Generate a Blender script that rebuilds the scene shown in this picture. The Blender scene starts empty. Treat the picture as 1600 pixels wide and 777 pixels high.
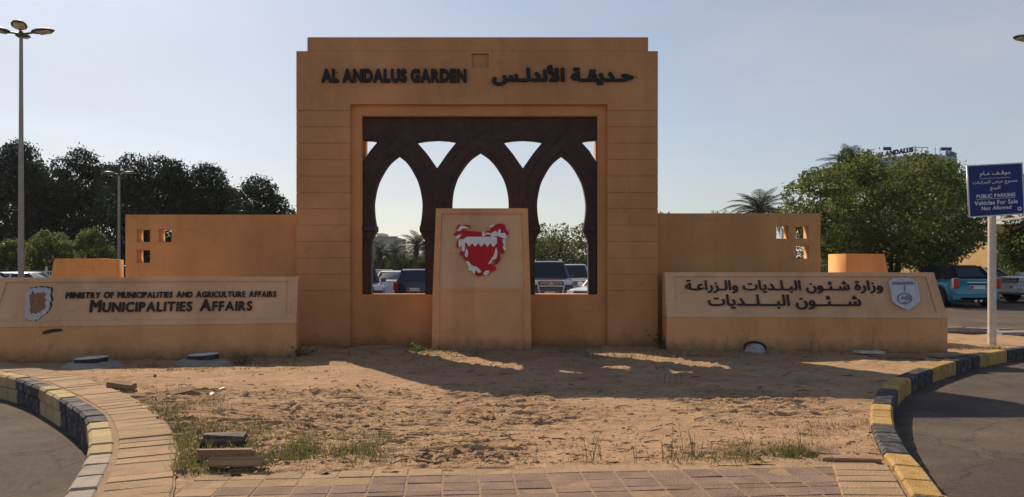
import bpy, bmesh, math, random
import numpy as np
from mathutils import Vector, Matrix, noise

random.seed(7)
RNG = np.random.default_rng(7)
SC = bpy.context.scene
COL = SC.collection
R = math.radians

# ------------------------------------------------------------------ camera, sky, sun, exposure
EYE, FPX, HOR = 1.55, 1200.0, 415.0            # eye height, focal length and horizon row in photo pixels
cam = bpy.data.objects.new('camera', bpy.data.cameras.new('camera'))
COL.objects.link(cam)
cam.location = (0, 0, EYE)
cam.rotation_euler = (R(90), 0, 0)
cam.data.sensor_width = 36
cam.data.lens = 36 * FPX / 1600
cam.data.shift_y = (HOR - 388.5) / 1600
cam.data.clip_start, cam.data.clip_end = 0.1, 3000
SC.camera = cam

SUN_DIR = Vector((-3.6, 5.5, 5.75)).normalized()   # towards the sun: behind the gate, to the left
SUN_EL = math.asin(SUN_DIR.z)
world = bpy.data.worlds.new('World'); SC.world = world; world.use_nodes = True
wn = world.node_tree.nodes; wl = world.node_tree.links
bg = wn['Background']
sky = wn.new('ShaderNodeTexSky'); sky.sky_type = 'NISHITA'; sky.sun_disc = False
sky.sun_elevation = SUN_EL
sky.sun_rotation = math.atan2(SUN_DIR.x, SUN_DIR.y)
sky.altitude = 0; sky.air_density = 1.0; sky.dust_density = 0.9; sky.ozone_density = 1.5
shs = wn.new('ShaderNodeHueSaturation'); shs.inputs['Saturation'].default_value = 0.85      # milky, humid air
wl.new(sky.outputs[0], shs.inputs['Color'])
wtc = wn.new('ShaderNodeTexCoord'); wmp = wn.new('ShaderNodeMapping'); wmp.inputs['Scale'].default_value = (1.3, 1.3, 5.0); wl.new(wtc.outputs['Generated'], wmp.inputs[0])
wnz = wn.new('ShaderNodeTexNoise'); wnz.inputs['Scale'].default_value = 2.2; wnz.inputs['Detail'].default_value = 5; wl.new(wmp.outputs[0], wnz.inputs['Vector'])
wmr = wn.new('ShaderNodeMapRange'); wmr.inputs['From Min'].default_value = 0.3; wmr.inputs['From Max'].default_value = 0.75; wmr.inputs['To Min'].default_value = 0.16; wmr.inputs['To Max'].default_value = 0.55
wl.new(wnz.outputs['Fac'], wmr.inputs['Value'])
wsx = wn.new('ShaderNodeSeparateXYZ'); wl.new(wtc.outputs['Generated'], wsx.inputs[0])      # the veil thins out overhead, as sea haze does
wfl = wn.new('ShaderNodeMapRange'); wfl.inputs['From Min'].default_value = 0.22; wfl.inputs['From Max'].default_value = 0.6; wfl.inputs['To Min'].default_value = 1.0; wfl.inputs['To Max'].default_value = 0.0; wl.new(wsx.outputs['Z'], wfl.inputs['Value'])
wml = wn.new('ShaderNodeMath'); wml.operation = 'MULTIPLY'; wl.new(wmr.outputs[0], wml.inputs[0]); wl.new(wfl.outputs[0], wml.inputs[1])
wmx = wn.new('ShaderNodeMixRGB'); wmx.inputs[2].default_value = (6.6, 6.5, 6.8, 1); wl.new(wml.outputs[0], wmx.inputs[0]); wl.new(shs.outputs[0], wmx.inputs[1]); wl.new(wmx.outputs[0], bg.inputs[0]); bg.inputs[1].default_value = 0.09

sun = bpy.data.objects.new('sun', bpy.data.lights.new('sun', 'SUN'))
COL.objects.link(sun)
sun.data.energy = 4.9; sun.data.angle = R(0.53); sun.data.color = (1.0, 0.83, 0.63)
sun.rotation_euler = (-SUN_DIR).to_track_quat('-Z', 'Y').to_euler()
SC.view_settings.view_transform = 'Standard'
SC.view_settings.look = 'None'
SC.view_settings.exposure = 0.12
SC.view_settings.gamma = 1.0
SC.cycles.max_bounces = 8
SC.cycles.use_denoising = True

# ------------------------------------------------------------------ pixel -> place helpers (used only to read sizes off the photo)
def W(px, py, d):
    return Vector(((px - 800) / FPX * d, d, EYE - (py - HOR) / FPX * d))
def G(px, py, z=0.0):
    d = (EYE - z) * FPX / (py - HOR)
    return Vector(((px - 800) / FPX * d, d, z))
def sstep(a, b, x):
    t = min(1, max(0, (x - a) / (b - a))); return t * t * (3 - 2 * t)

# ------------------------------------------------------------------ materials
def newmat(name):
    m = bpy.data.materials.new(name); m.use_nodes = True
    nt = m.node_tree
    return m, nt.nodes, nt.links, nt.nodes['Principled BSDF']
def ramp(n, pts):
    r = n.new('ShaderNodeValToRGB'); e = r.color_ramp.elements
    while len(e) < len(pts): e.new(0.5)
    for k, (p, c) in enumerate(pts):
        e[k].position = p; e[k].color = tuple(c) + (1,) if len(c) == 3 else c
    return r
def mul(c, f): return tuple(min(1, x * f) for x in c)
def surf(name, c, rough=0.8, var=0.15, scale=3.0, bump=0.1, bscale=40, rnd=0.0, metal=0.0, c2=None, spec=0.3, streak=False, world_space=True, stretch=None):
    """plain surface with colour variation, fine relief and optional per-piece tone"""
    m, n, l, b = newmat(name)
    if world_space:
        src = n.new('ShaderNodeNewGeometry').outputs['Position']
    else:
        src = n.new('ShaderNodeTexCoord').outputs['Object']
    if stretch:
        mp = n.new('ShaderNodeMapping'); mp.inputs['Scale'].default_value = stretch
        l.new(src, mp.inputs[0]); vs = mp.outputs[0]
    else: vs = src
    t = n.new('ShaderNodeTexNoise'); t.inputs['Scale'].default_value = scale; t.inputs['Detail'].default_value = 7; t.inputs['Roughness'].default_value = 0.62
    l.new(vs, t.inputs['Vector'])
    r = ramp(n, [(0.3, mul(c, 1 - var)), (0.5, c), (0.72, c2 if c2 else mul(c, 1 + var))])
    l.new(t.outputs['Fac'], r.inputs[0])
    col = r.outputs[0]
    if streak:
        mp2 = n.new('ShaderNodeMapping'); mp2.inputs['Scale'].default_value = (1.6, 1.6, 0.22); l.new(src, mp2.inputs[0])
        t2 = n.new('ShaderNodeTexNoise'); t2.inputs['Scale'].default_value = 1.4; t2.inputs['Detail'].default_value = 6
        l.new(mp2.outputs[0], t2.inputs['Vector'])
        r2 = ramp(n, [(0.38, (0.80, 0.78, 0.76)), (0.56, (1, 1, 1))]); l.new(t2.outputs['Fac'], r2.inputs[0])
        mx = n.new('ShaderNodeMixRGB'); mx.blend_type = 'MULTIPLY'; mx.inputs[0].default_value = 0.5
        l.new(col, mx.inputs[1]); l.new(r2.outputs[0], mx.inputs[2]); col = mx.outputs[0]
    if rnd:
        oi = n.new('ShaderNodeObjectInfo')
        mr = n.new('ShaderNodeMapRange'); mr.inputs['To Min'].default_value = 1 - rnd; mr.inputs['To Max'].default_value = 1 + rnd
        l.new(oi.outputs['Random'], mr.inputs['Value'])
        hs = n.new('ShaderNodeHueSaturation'); l.new(mr.outputs[0], hs.inputs['Value']); l.new(col, hs.inputs['Color']); col = hs.outputs[0]
    l.new(col, b.inputs['Base Color'])
    b.inputs['Roughness'].default_value = rough; b.inputs['Metallic'].default_value = metal
    b.inputs['Specular IOR Level'].default_value = spec
    if bump:
        t3 = n.new('ShaderNodeTexNoise'); t3.inputs['Scale'].default_value = bscale; t3.inputs['Detail'].default_value = 6
        l.new(vs, t3.inputs['Vector'])
        bp = n.new('ShaderNodeBump'); bp.inputs['Strength'].default_value = min(1, bump * 2); bp.inputs['Distance'].default_value = 0.02
        l.new(t3.outputs['Fac'], bp.inputs['Height']); l.new(bp.outputs[0], b.inputs['Normal'])
    return m
def plaster(name, c, splash=(0.16, 0.115, 0.075), top=0.45):
    """painted render: blotches, rain streaks, trowel relief and mud splashed up from the soil with a ragged edge"""
    m = surf(name, c, 0.9, 0.15, 0.9, 0.10, 45, streak=True, spec=0.15)
    n, l = m.node_tree.nodes, m.node_tree.links; b = n['Principled BSDF']
    old = b.inputs['Base Color'].links[0].from_socket
    g = n.new('ShaderNodeNewGeometry'); sx = n.new('ShaderNodeSeparateXYZ'); l.new(g.outputs['Position'], sx.inputs[0])
    t = n.new('ShaderNodeTexNoise'); t.inputs['Scale'].default_value = 4.5; t.inputs['Detail'].default_value = 8; t.inputs['Roughness'].default_value = 0.7
    l.new(g.outputs['Position'], t.inputs['Vector'])
    ma = n.new('ShaderNodeMath'); ma.operation = 'MULTIPLY_ADD'; ma.inputs[1].default_value = 1.0 / top; ma.inputs[2].default_value = 0.0
    l.new(sx.outputs['Z'], ma.inputs[0])
    su = n.new('ShaderNodeMath'); su.operation = 'SUBTRACT'; l.new(t.outputs['Fac'], su.inputs[0]); l.new(ma.outputs[0], su.inputs[1])
    mr = n.new('ShaderNodeMapRange'); mr.inputs['From Min'].default_value = -0.05; mr.inputs['From Max'].default_value = 0.5; mr.inputs['To Max'].default_value = 0.75
    l.new(su.outputs[0], mr.inputs['Value'])
    mx = n.new('ShaderNodeMixRGB'); l.new(mr.outputs[0], mx.inputs[0]); l.new(old, mx.inputs[1]); mx.inputs[2].default_value = splash + (1,)
    # hairline cracks and repainted patches
    vo = n.new('ShaderNodeTexVoronoi'); vo.feature = 'DISTANCE_TO_EDGE'; vo.inputs['Scale'].default_value = 0.55
    nz = n.new('ShaderNodeTexNoise'); nz.inputs['Scale'].default_value = 3.0; nz.inputs['Detail'].default_value = 5; l.new(g.outputs['Position'], nz.inputs['Vector'])
    av = n.new('ShaderNodeVectorMath'); av.operation = 'MULTIPLY_ADD'; av.inputs[1].default_value = (.5, .5, .5); l.new(nz.outputs['Color'], av.inputs[0]); l.new(g.outputs['Position'], av.inputs[2]); l.new(av.outputs[0], vo.inputs['Vector'])
    rc = ramp(n, [(0.0, (0.80, 0.78, 0.76)), (0.006, (1, 1, 1))]); l.new(vo.outputs['Distance'], rc.inputs[0])
    vp_ = n.new('ShaderNodeTexVoronoi'); vp_.inputs['Scale'].default_value = 0.7; vp_.distance = 'CHEBYCHEV'; l.new(g.outputs['Position'], vp_.inputs['Vector'])
    rp = ramp(n, [(0.0, (0.95, 0.95, 0.95)), (1.0, (1.05, 1.045, 1.04))]); l.new(vp_.outputs['Color'], rp.inputs[0])
    mc = n.new('ShaderNodeMixRGB'); mc.blend_type = 'MULTIPLY'; mc.inputs[0].default_value = 0.8; l.new(mx.outputs[0], mc.inputs[1]); l.new(rc.outputs[0], mc.inputs[2])
    md = n.new('ShaderNodeMixRGB'); md.blend_type = 'MULTIPLY'; md.inputs[0].default_value = 0.8; l.new(mc.outputs[0], md.inputs[1]); l.new(rp.outputs[0], md.inputs[2])
    l.new(md.outputs[0], b.inputs['Base Color'])
    return m
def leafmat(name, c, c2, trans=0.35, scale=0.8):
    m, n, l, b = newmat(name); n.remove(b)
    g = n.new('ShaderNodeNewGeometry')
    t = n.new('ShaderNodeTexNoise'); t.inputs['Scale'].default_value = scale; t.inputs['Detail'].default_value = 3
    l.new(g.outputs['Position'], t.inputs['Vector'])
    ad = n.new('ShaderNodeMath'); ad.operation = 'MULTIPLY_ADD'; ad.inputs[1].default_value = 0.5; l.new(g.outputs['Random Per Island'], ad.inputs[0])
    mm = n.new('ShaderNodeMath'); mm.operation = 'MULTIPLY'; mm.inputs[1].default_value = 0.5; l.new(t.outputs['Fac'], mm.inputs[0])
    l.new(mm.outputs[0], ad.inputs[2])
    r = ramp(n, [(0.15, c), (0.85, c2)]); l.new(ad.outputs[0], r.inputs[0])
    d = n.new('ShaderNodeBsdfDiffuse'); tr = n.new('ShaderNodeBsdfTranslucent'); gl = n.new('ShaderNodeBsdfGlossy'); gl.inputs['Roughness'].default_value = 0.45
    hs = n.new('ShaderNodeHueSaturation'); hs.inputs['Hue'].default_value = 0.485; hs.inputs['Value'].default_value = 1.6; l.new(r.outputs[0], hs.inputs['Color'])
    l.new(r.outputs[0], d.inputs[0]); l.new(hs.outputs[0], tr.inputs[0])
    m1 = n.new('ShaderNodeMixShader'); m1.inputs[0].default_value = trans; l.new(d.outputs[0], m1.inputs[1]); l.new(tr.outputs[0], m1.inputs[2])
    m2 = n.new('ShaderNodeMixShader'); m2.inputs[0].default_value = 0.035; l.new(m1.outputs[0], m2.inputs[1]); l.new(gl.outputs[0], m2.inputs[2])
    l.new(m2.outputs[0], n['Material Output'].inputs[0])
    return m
def paint(name, c, rough=0.25, metal=0.0, coat=0.6):
    m, n, l, b = newmat(name)
    t = n.new('ShaderNodeTexNoise'); t.inputs['Scale'].default_value = 6; l.new(n.new('ShaderNodeTexCoord').outputs['Object'], t.inputs['Vector'])
    r = ramp(n, [(0.3, mul(c, 0.9)), (0.7, mul(c, 1.05))]); l.new(t.outputs['Fac'], r.inputs[0]); l.new(r.outputs[0], b.inputs['Base Color'])
    b.inputs['Roughness'].default_value = rough; b.inputs['Metallic'].default_value = metal
    b.inputs['Coat Weight'].default_value = coat; b.inputs['Coat Roughness'].default_value = 0.08
    return m
def glassmat(name, c=(0.02, 0.028, 0.034)):
    m, n, l, b = newmat(name)
    b.inputs['Base Color'].default_value = c + (1,); b.inputs['Roughness'].default_value = 0.06; b.inputs['Specular IOR Level'].default_value = 0.7
    return m

M = {}
M['gate'] = plaster('gate_plaster', (0.56, 0.287, 0.135))
M['frame'] = plaster('frame_plaster', (0.61, 0.285, 0.122))
M['wing'] = plaster('wing_plaster', (0.58, 0.31, 0.138))
M['orange'] = plaster('orange_plaster', (0.72, 0.36, 0.14))
M['beige'] = plaster('beige_plaster', (0.72, 0.445, 0.262))
M['plinth'] = plaster('plinth_plaster', (0.73, 0.37, 0.175))
M['signbase'] = plaster('sign_base_plaster', (0.71, 0.378, 0.172))
M['screen'] = surf('dark_brown_screen', (0.062, 0.038, 0.034), 0.75, 0.25, 6, 0.15, 30)
M['letter'] = surf('dark_bronze_letter', (0.014, 0.009, 0.010), 0.6, 0.2, 20, 0.02, 60, spec=0.4)
M['letter2'] = surf('brown_bronze_letter', (0.040, 0.023, 0.020), 0.55, 0.25, 20, 0.02, 60, spec=0.3)
M['red'] = surf('emblem_red_paint', (0.50, 0.006, 0.018), 0.5, 0.12, 9, 0.02, 60)
M['white'] = surf('emblem_white_paint', (0.78, 0.76, 0.74), 0.5, 0.06, 9, 0.02, 60)
M['silver'] = surf('crest_grey_metal', (0.56, 0.57, 0.60), 0.45, 0.10, 14, 0.05, 50)
M['crestdark'] = surf('crest_dark_relief', (0.22, 0.22, 0.25), 0.5, 0.2, 14, 0.05, 50)
M['adhesive'] = surf('old_adhesive', (0.52, 0.50, 0.50), 0.85, 0.22, 25, 0.3, 40)
M['brickpatch'] = surf('bare_render_patch', (0.30, 0.15, 0.08), 0.95, 0.3, 18, 0.3, 50)
M['crack_and_shadow'] = surf('dark_mortar_and_shadow', (0.07, 0.05, 0.045), 0.95, 0.3, 18, 0.3, 50)  # chipped mortar, and the painted shadow edge of the lost crest

# asphalt
def asphalt():
    m = surf('asphalt', (0.105, 0.085, 0.071), 0.9, 0.25, 0.6, 0.35, 130, c2=(0.165, 0.128, 0.10), spec=0.25)
    n, l = m.node_tree.nodes, m.node_tree.links; b = n['Principled BSDF']
    old = b.inputs['Base Color'].links[0].from_socket
    g = n.new('ShaderNodeNewGeometry')
    t = n.new('ShaderNodeTexNoise'); t.inputs['Scale'].default_value = 150; t.inputs['Detail'].default_value = 2; l.new(g.outputs['Position'], t.inputs['Vector'])
    r = ramp(n, [(0.35, (0.55, 0.55, 0.55)), (0.65, (1.35, 1.32, 1.28))]); l.new(t.outputs['Fac'], r.inputs[0])
    mx = n.new('ShaderNodeMixRGB'); mx.blend_type = 'MULTIPLY'; mx.inputs[0].default_value = 0.8
    l.new(old, mx.inputs[1]); l.new(r.outputs[0], mx.inputs[2])
    t4 = n.new('ShaderNodeTexNoise'); t4.inputs['Scale'].default_value = 22; t4.inputs['Detail'].default_value = 4; t4.inputs['Roughness'].default_value = 0.8; l.new(g.outputs['Position'], t4.inputs['Vector'])
    r4 = ramp(n, [(0.33, (0.70, 0.68, 0.66)), (0.5, (1, 1, 1)), (0.68, (1.35, 1.27, 1.18))]); l.new(t4.outputs['Fac'], r4.inputs[0])
    m4 = n.new('ShaderNodeMixRGB'); m4.blend_type = 'MULTIPLY'; m4.inputs[0].default_value = 0.9; l.new(mx.outputs[0], m4.inputs[1]); l.new(r4.outputs[0], m4.inputs[2])
    t5 = n.new('ShaderNodeTexNoise'); t5.inputs['Scale'].default_value = 1.1; t5.inputs['Detail'].default_value = 8; t5.inputs['Roughness'].default_value = 0.7; l.new(g.outputs['Position'], t5.inputs['Vector'])
    r5 = ramp(n, [(0.5, (0, 0, 0)), (0.72, (0.65, 0.65, 0.65))]); l.new(t5.outputs['Fac'], r5.inputs[0])
    m5 = n.new('ShaderNodeMixRGB'); l.new(r5.outputs[0], m5.inputs[0]); l.new(m4.outputs[0], m5.inputs[1]); m5.inputs[2].default_value = (0.20, 0.145, 0.10, 1)
    vo = n.new('ShaderNodeTexVoronoi'); vo.feature = 'DISTANCE_TO_EDGE'; vo.inputs['Scale'].default_value = 0.45
    av = n.new('ShaderNodeVectorMath'); av.operation = 'MULTIPLY_ADD'; av.inputs[1].default_value = (.7, .7, .7); l.new(t5.outputs['Color'], av.inputs[0]); l.new(g.outputs['Position'], av.inputs[2]); l.new(av.outputs[0], vo.inputs['Vector'])
    r6 = ramp(n, [(0.0, (0.45, 0.43, 0.42)), (0.008, (1, 1, 1))]); l.new(vo.outputs['Distance'], r6.inputs[0])
    m6 = n.new('ShaderNodeMixRGB'); m6.blend_type = 'MULTIPLY'; m6.inputs[0].default_value = 0.8; l.new(m5.outputs[0], m6.inputs[1]); l.new(r6.outputs[0], m6.inputs[2])
    l.new(m6.outputs[0], b.inputs['Base Color'])
    return m
M['asphalt'] = asphalt()
# soil
def soil():
    m = surf('sandy_soil', (0.435, 0.285, 0.17), 0.95, 0.2, 1.3, 0.5, 55, c2=(0.48, 0.325, 0.20), spec=0.1)
    n, l = m.node_tree.nodes, m.node_tree.links; b = n['Principled BSDF']
    old = b.inputs['Base Color'].links[0].from_socket
    g = n.new('ShaderNodeNewGeometry')
    mp = n.new('ShaderNodeMapping'); mp.inputs['Scale'].default_value = (2.2, 4.5, 3); mp.inputs['Rotation'].default_value = (0, 0, 0.12); l.new(g.outputs['Position'], mp.inputs[0])
    t = n.new('ShaderNodeTexNoise'); t.inputs['Scale'].default_value = 1.7; t.inputs['Detail'].default_value = 9; t.inputs['Roughness'].default_value = 0.75; l.new(mp.outputs[0], t.inputs['Vector'])
    r = ramp(n, [(0.30, (0.42, 0.37, 0.34)), (0.44, (0.88, 0.86, 0.85)), (0.54, (1, 1, 1)), (0.7, (1.08, 1.06, 1.04))]); l.new(t.outputs['Fac'], r.inputs[0])
    mx = n.new('ShaderNodeMixRGB'); mx.blend_type = 'MULTIPLY'; mx.inputs[0].default_value = 0.9
    l.new(old, mx.inputs[1]); l.new(r.outputs[0], mx.inputs[2])
    t2 = n.new('ShaderNodeTexVoronoi'); t2.inputs['Scale'].default_value = 38; l.new(g.outputs['Position'], t2.inputs['Vector'])
    r2 = ramp(n, [(0.0, (0.62, 0.56, 0.52)), (0.16, (1, 1, 1))]); l.new(t2.outputs['Distance'], r2.inputs[0])
    mx2 = n.new('ShaderNodeMixRGB'); mx2.blend_type = 'MULTIPLY'; mx2.inputs[0].default_value = 0.6
    l.new(mx.outputs[0], mx2.inputs[1]); l.new(r2.outputs[0], mx2.inputs[2]); l.new(mx2.outputs[0], b.inputs['Base Color'])
    return m
M['soil'] = soil()
M['kerb_yellow'] = surf('worn_yellow_kerb_paint', (0.44, 0.27, 0.075), 0.85, 0.35, 11, 0.4, 60, rnd=0.12, c2=(0.40, 0.32, 0.22))
M['kerb_black'] = surf('worn_black_kerb_paint', (0.045, 0.045, 0.055), 0.8, 0.35, 11, 0.4, 60, rnd=0.2, c2=(0.22, 0.19, 0.165))
M['kerb_grey'] = surf('faded_kerb_concrete', (0.36, 0.30, 0.245), 0.9, 0.25, 7, 0.35, 60, rnd=0.12, c2=(0.25, 0.23, 0.22))
M['kerb_faded'] = surf('sun_bleached_yellow_kerb', (0.46, 0.34, 0.17), 0.9, 0.25, 7, 0.35, 60, rnd=0.10, c2=(0.36, 0.30, 0.22))
M['paver_sand'] = surf('sand_coloured_paver', (0.37, 0.25, 0.15), 0.92, 0.15, 5, 0.4, 70, rnd=0.10)
M['paver_purple'] = surf('dull_red_paver', (0.235, 0.158, 0.120), 0.92, 0.18, 5, 0.4, 70, rnd=0.12, c2=(0.30, 0.20, 0.14))
M['joint_sand'] = surf('joint_sand', (0.33, 0.22, 0.135), 0.95, 0.2, 12, 0.4, 80)
M['conc'] = surf('grey_concrete', (0.30, 0.27, 0.245), 0.9, 0.2, 9, 0.4, 50, rnd=0.1)
M['conc_dark'] = surf('dark_weathered_concrete', (0.17, 0.135, 0.11), 0.9, 0.25, 9, 0.4, 50)
M['brick'] = surf('brown_loose_brick', (0.29, 0.185, 0.12), 0.95, 0.2, 9, 0.4, 50, rnd=0.12)
M['tarp'] = surf('crumpled_grey_plastic', (0.34, 0.33, 0.33), 0.5, 0.35, 14, 0.3, 30)
M['lamp_metal'] = surf('lamp_dark_metal', (0.10, 0.095, 0.10), 0.5, 0.1, 8, 0.05, 40, metal=0.2)
M['pole_grey'] = surf('galvanised_pole', (0.33, 0.31, 0.29), 0.55, 0.12, 6, 0.05, 40, metal=0.3)
M['lamp_lens'] = surf('lamp_lens', (0.55, 0.50, 0.42), 0.2, 0.1, 8, 0.0)
M['post_white'] = surf('cream_painted_post', (0.60, 0.55, 0.47), 0.6, 0.15, 9, 0.06, 40)
M['board_blue'] = surf('blue_sign_face', (0.008, 0.025, 0.17), 0.45, 0.12, 5, 0.02, 40)
M['board_back'] = surf('sign_aluminium', (0.55, 0.55, 0.55), 0.4, 0.08, 9, 0.0, metal=0.5)
M['board_white'] = surf('sign_white_print', (0.62, 0.64, 0.70), 0.5, 0.05, 20, 0.0)
M['bark'] = surf('bark', (0.11, 0.085, 0.065), 0.95, 0.3, 8, 0.5, 30, stretch=(1, 1, 0.3))
M['palm_bark'] = surf('palm_bark', (0.16, 0.12, 0.09), 0.95, 0.35, 12, 0.6, 25)
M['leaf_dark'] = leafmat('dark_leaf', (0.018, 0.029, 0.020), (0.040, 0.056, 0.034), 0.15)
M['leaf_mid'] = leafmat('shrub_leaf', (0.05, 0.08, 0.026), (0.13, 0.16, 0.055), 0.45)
M['leaf_right'] = leafmat('tree_leaf', (0.032, 0.056, 0.018), (0.13, 0.165, 0.04), 0.45)
M['leaf_arch'] = leafmat('bright_leaf', (0.05, 0.075, 0.03), (0.12, 0.14, 0.055), 0.4)
M['frond'] = leafmat('palm_frond', (0.035, 0.055, 0.028), (0.07, 0.09, 0.05), 0.25)
M['grass'] = leafmat('grass_blade', (0.065, 0.085, 0.022), (0.21, 0.205, 0.075), 0.35, 3.0)
M['dryweed'] = leafmat('dry_weed', (0.09, 0.065, 0.04), (0.19, 0.13, 0.08), 0.2, 3.0)
M['glass'] = glassmat('car_glass')
M['tyre'] = surf('tyre_rubber', (0.025, 0.025, 0.026), 0.85, 0.2, 30, 0.1, 60)
M['rim'] = surf('alloy_rim', (0.52, 0.52, 0.54), 0.3, 0.1, 20, 0.0, metal=0.8)
M['trim'] = surf('black_plastic_trim', (0.03, 0.03, 0.032), 0.6, 0.2, 20, 0.03, 60)
M['chrome'] = surf('chrome', (0.62, 0.63, 0.66), 0.3, 0.05, 20, 0.0, metal=0.6)
M['lampred'] = surf('tail_lamp_red', (0.42, 0.012, 0.015), 0.2, 0.1, 20, 0.0, spec=0.6)
M['lampclear'] = surf('head_lamp_clear', (0.62, 0.64, 0.68), 0.15, 0.1, 20, 0.0, spec=0.7)
M['plate'] = surf('number_plate_white', (0.72, 0.71, 0.68), 0.5, 0.05, 20, 0.0)
M['soft_top'] = surf('black_fabric_roof', (0.018, 0.018, 0.022), 0.9, 0.2, 30, 0.1, 90)
M['ochre'] = surf('ochre_house_wall', (0.50, 0.33, 0.14), 0.9, 0.12, 1.5, 0.05, 30)
M['palewall'] = surf('pale_house_wall', (0.50, 0.48, 0.45), 0.9, 0.08, 1.0, 0.05, 30)
M['hotel'] = surf('hotel_cladding', (0.36, 0.43, 0.48), 0.7, 0.06, 0.5, 0.0)
M['hotelblue'] = surf('roof_letter_blue', (0.02, 0.04, 0.14), 0.5, 0.1, 3, 0.0)
M['canopy'] = surf('carport_sheet', (0.45, 0.36, 0.29), 0.8, 0.1, 3, 0.05, 30)
M['door'] = surf('grey_metal_door', (0.42, 0.44, 0.48), 0.6, 0.12, 3, 0.05, 30)
M['railwhite'] = surf('white_rail_paint', (0.62, 0.62, 0.60), 0.6, 0.08, 9, 0.0)

# ------------------------------------------------------------------ mesh helpers
class MB:
    def __init__(s): s.v = []; s.f = []
    def add(s, v, f):
        o = len(s.v); s.v += [tuple(p) for p in v]; s.f += [tuple(i + o for i in q) for q in f]; return s
    def box(s, x0, x1, y0, y1, z0, z1):
        v = [(x0, y0, z0), (x1, y0, z0), (x1, y1, z0), (x0, y1, z0), (x0, y0, z1), (x1, y0, z1), (x1, y1, z1), (x0, y1, z1)]
        return s.add(v, [(0, 3, 2, 1), (4, 5, 6, 7), (0, 1, 5, 4), (1, 2, 6, 5), (2, 3, 7, 6), (3, 0, 4, 7)])
    def hexa(s, bot, top):
        """bot, top: matching counter-clockwise rings"""
        n = len(bot)
        return s.add(list(bot) + list(top), [tuple(range(n - 1, -1, -1)), tuple(range(n, 2 * n))] + [(i, (i + 1) % n, n + (i + 1) % n, n + i) for i in range(n)])
    def tube(s, pts, rad, k=8, cap=True):
        pts = [Vector(p) for p in pts]
        if not hasattr(rad, '__len__'): rad = [rad] * len(pts)
        rings = []
        for i, p in enumerate(pts):
            t = (pts[min(i + 1, len(pts) - 1)] - pts[max(i - 1, 0)]).normalized()
            a = t.cross(Vector((0, 0, 1)) if abs(t.z) < 0.9 else Vector((1, 0, 0))).normalized(); b = t.cross(a)
            rings.append([p + (a * math.cos(2 * math.pi * j / k) + b * math.sin(2 * math.pi * j / k)) * rad[i] for j in range(k)])
        v = [q for r in rings for q in r]; f = []
        for i in range(len(pts) - 1):
            for j in range(k):
                f.append((i * k + j, i * k + (j + 1) % k, (i + 1) * k + (j + 1) % k, (i + 1) * k + j))
        if cap: f += [tuple(range(k - 1, -1, -1)), tuple((len(pts) - 1) * k + j for j in range(k))]
        return s.add(v, f)
    def lathe(s, prof, k=20, axis='z', c=(0, 0, 0)):
        v = []; f = []
        for r, h in prof:
            for j in range(k):
                a = 2 * math.pi * j / k; x, y = r * math.cos(a), r * math.sin(a)
                v.append((c[0] + x, c[1] + y, c[2] + h) if axis == 'z' else (c[0] + x, c[1] + h, c[2] + y))
        for i in range(len(prof) - 1):
            for j in range(k):
                q = (i * k + j, i * k + (j + 1) % k, (i + 1) * k + (j + 1) % k, (i + 1) * k + j)
                f.append(q if axis == 'z' else q[::-1])
        f += [tuple(range(k - 1, -1, -1)), tuple((len(prof) - 1) * k + j for j in range(k))]
        return s.add(v, f)
    def mesh(s, name, mat=None, bevel=0, smooth=False, seg=1):
        me = bpy.data.meshes.new(name); me.from_pydata(s.v, [], s.f)
        if bevel or True:
            bm = bmesh.new(); bm.from_mesh(me)
            bmesh.ops.recalc_face_normals(bm, faces=bm.faces)
            if bevel: bmesh.ops.bevel(bm, geom=list(bm.edges), offset=bevel, segments=seg, affect='EDGES', clamp_overlap=True)
            bm.to_mesh(me); bm.free()
        if smooth:
            for p in me.polygons: p.use_smooth = True
            me.set_sharp_from_angle(angle=R(38))
        if mat: me.materials.append(M[mat] if isinstance(mat, str) else mat)
        me.update(); return me
    def obj(s, name, mat, parent=None, **k): return link(name, s.mesh(name, mat, **k), parent)
def link(name, me, parent=None):
    o = bpy.data.objects.new(name, me); COL.objects.link(o)
    if parent: o.parent = parent
    return o
def thing(name, label, cat, loc=(0, 0, 0), rz=0, group=None):
    o = bpy.data.objects.new(name, None); COL.objects.link(o); o.empty_display_size = 0.2
    o.location = loc; o.rotation_euler = (0, 0, rz); tag(o, label, cat, group); return o
def tag(o, label, cat, group=None):
    o['label'] = label; o['category'] = cat
    if group: o['group'] = group
    return o
def struct(o, kind='structure'): o['kind'] = kind; return o
def bx(name, mat, x0, x1, y0, y1, z0, z1, parent=None, bevel=0.0):
    return MB().box(x0, x1, y0, y1, z0, z1).obj(name, mat, parent, bevel=bevel)
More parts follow.
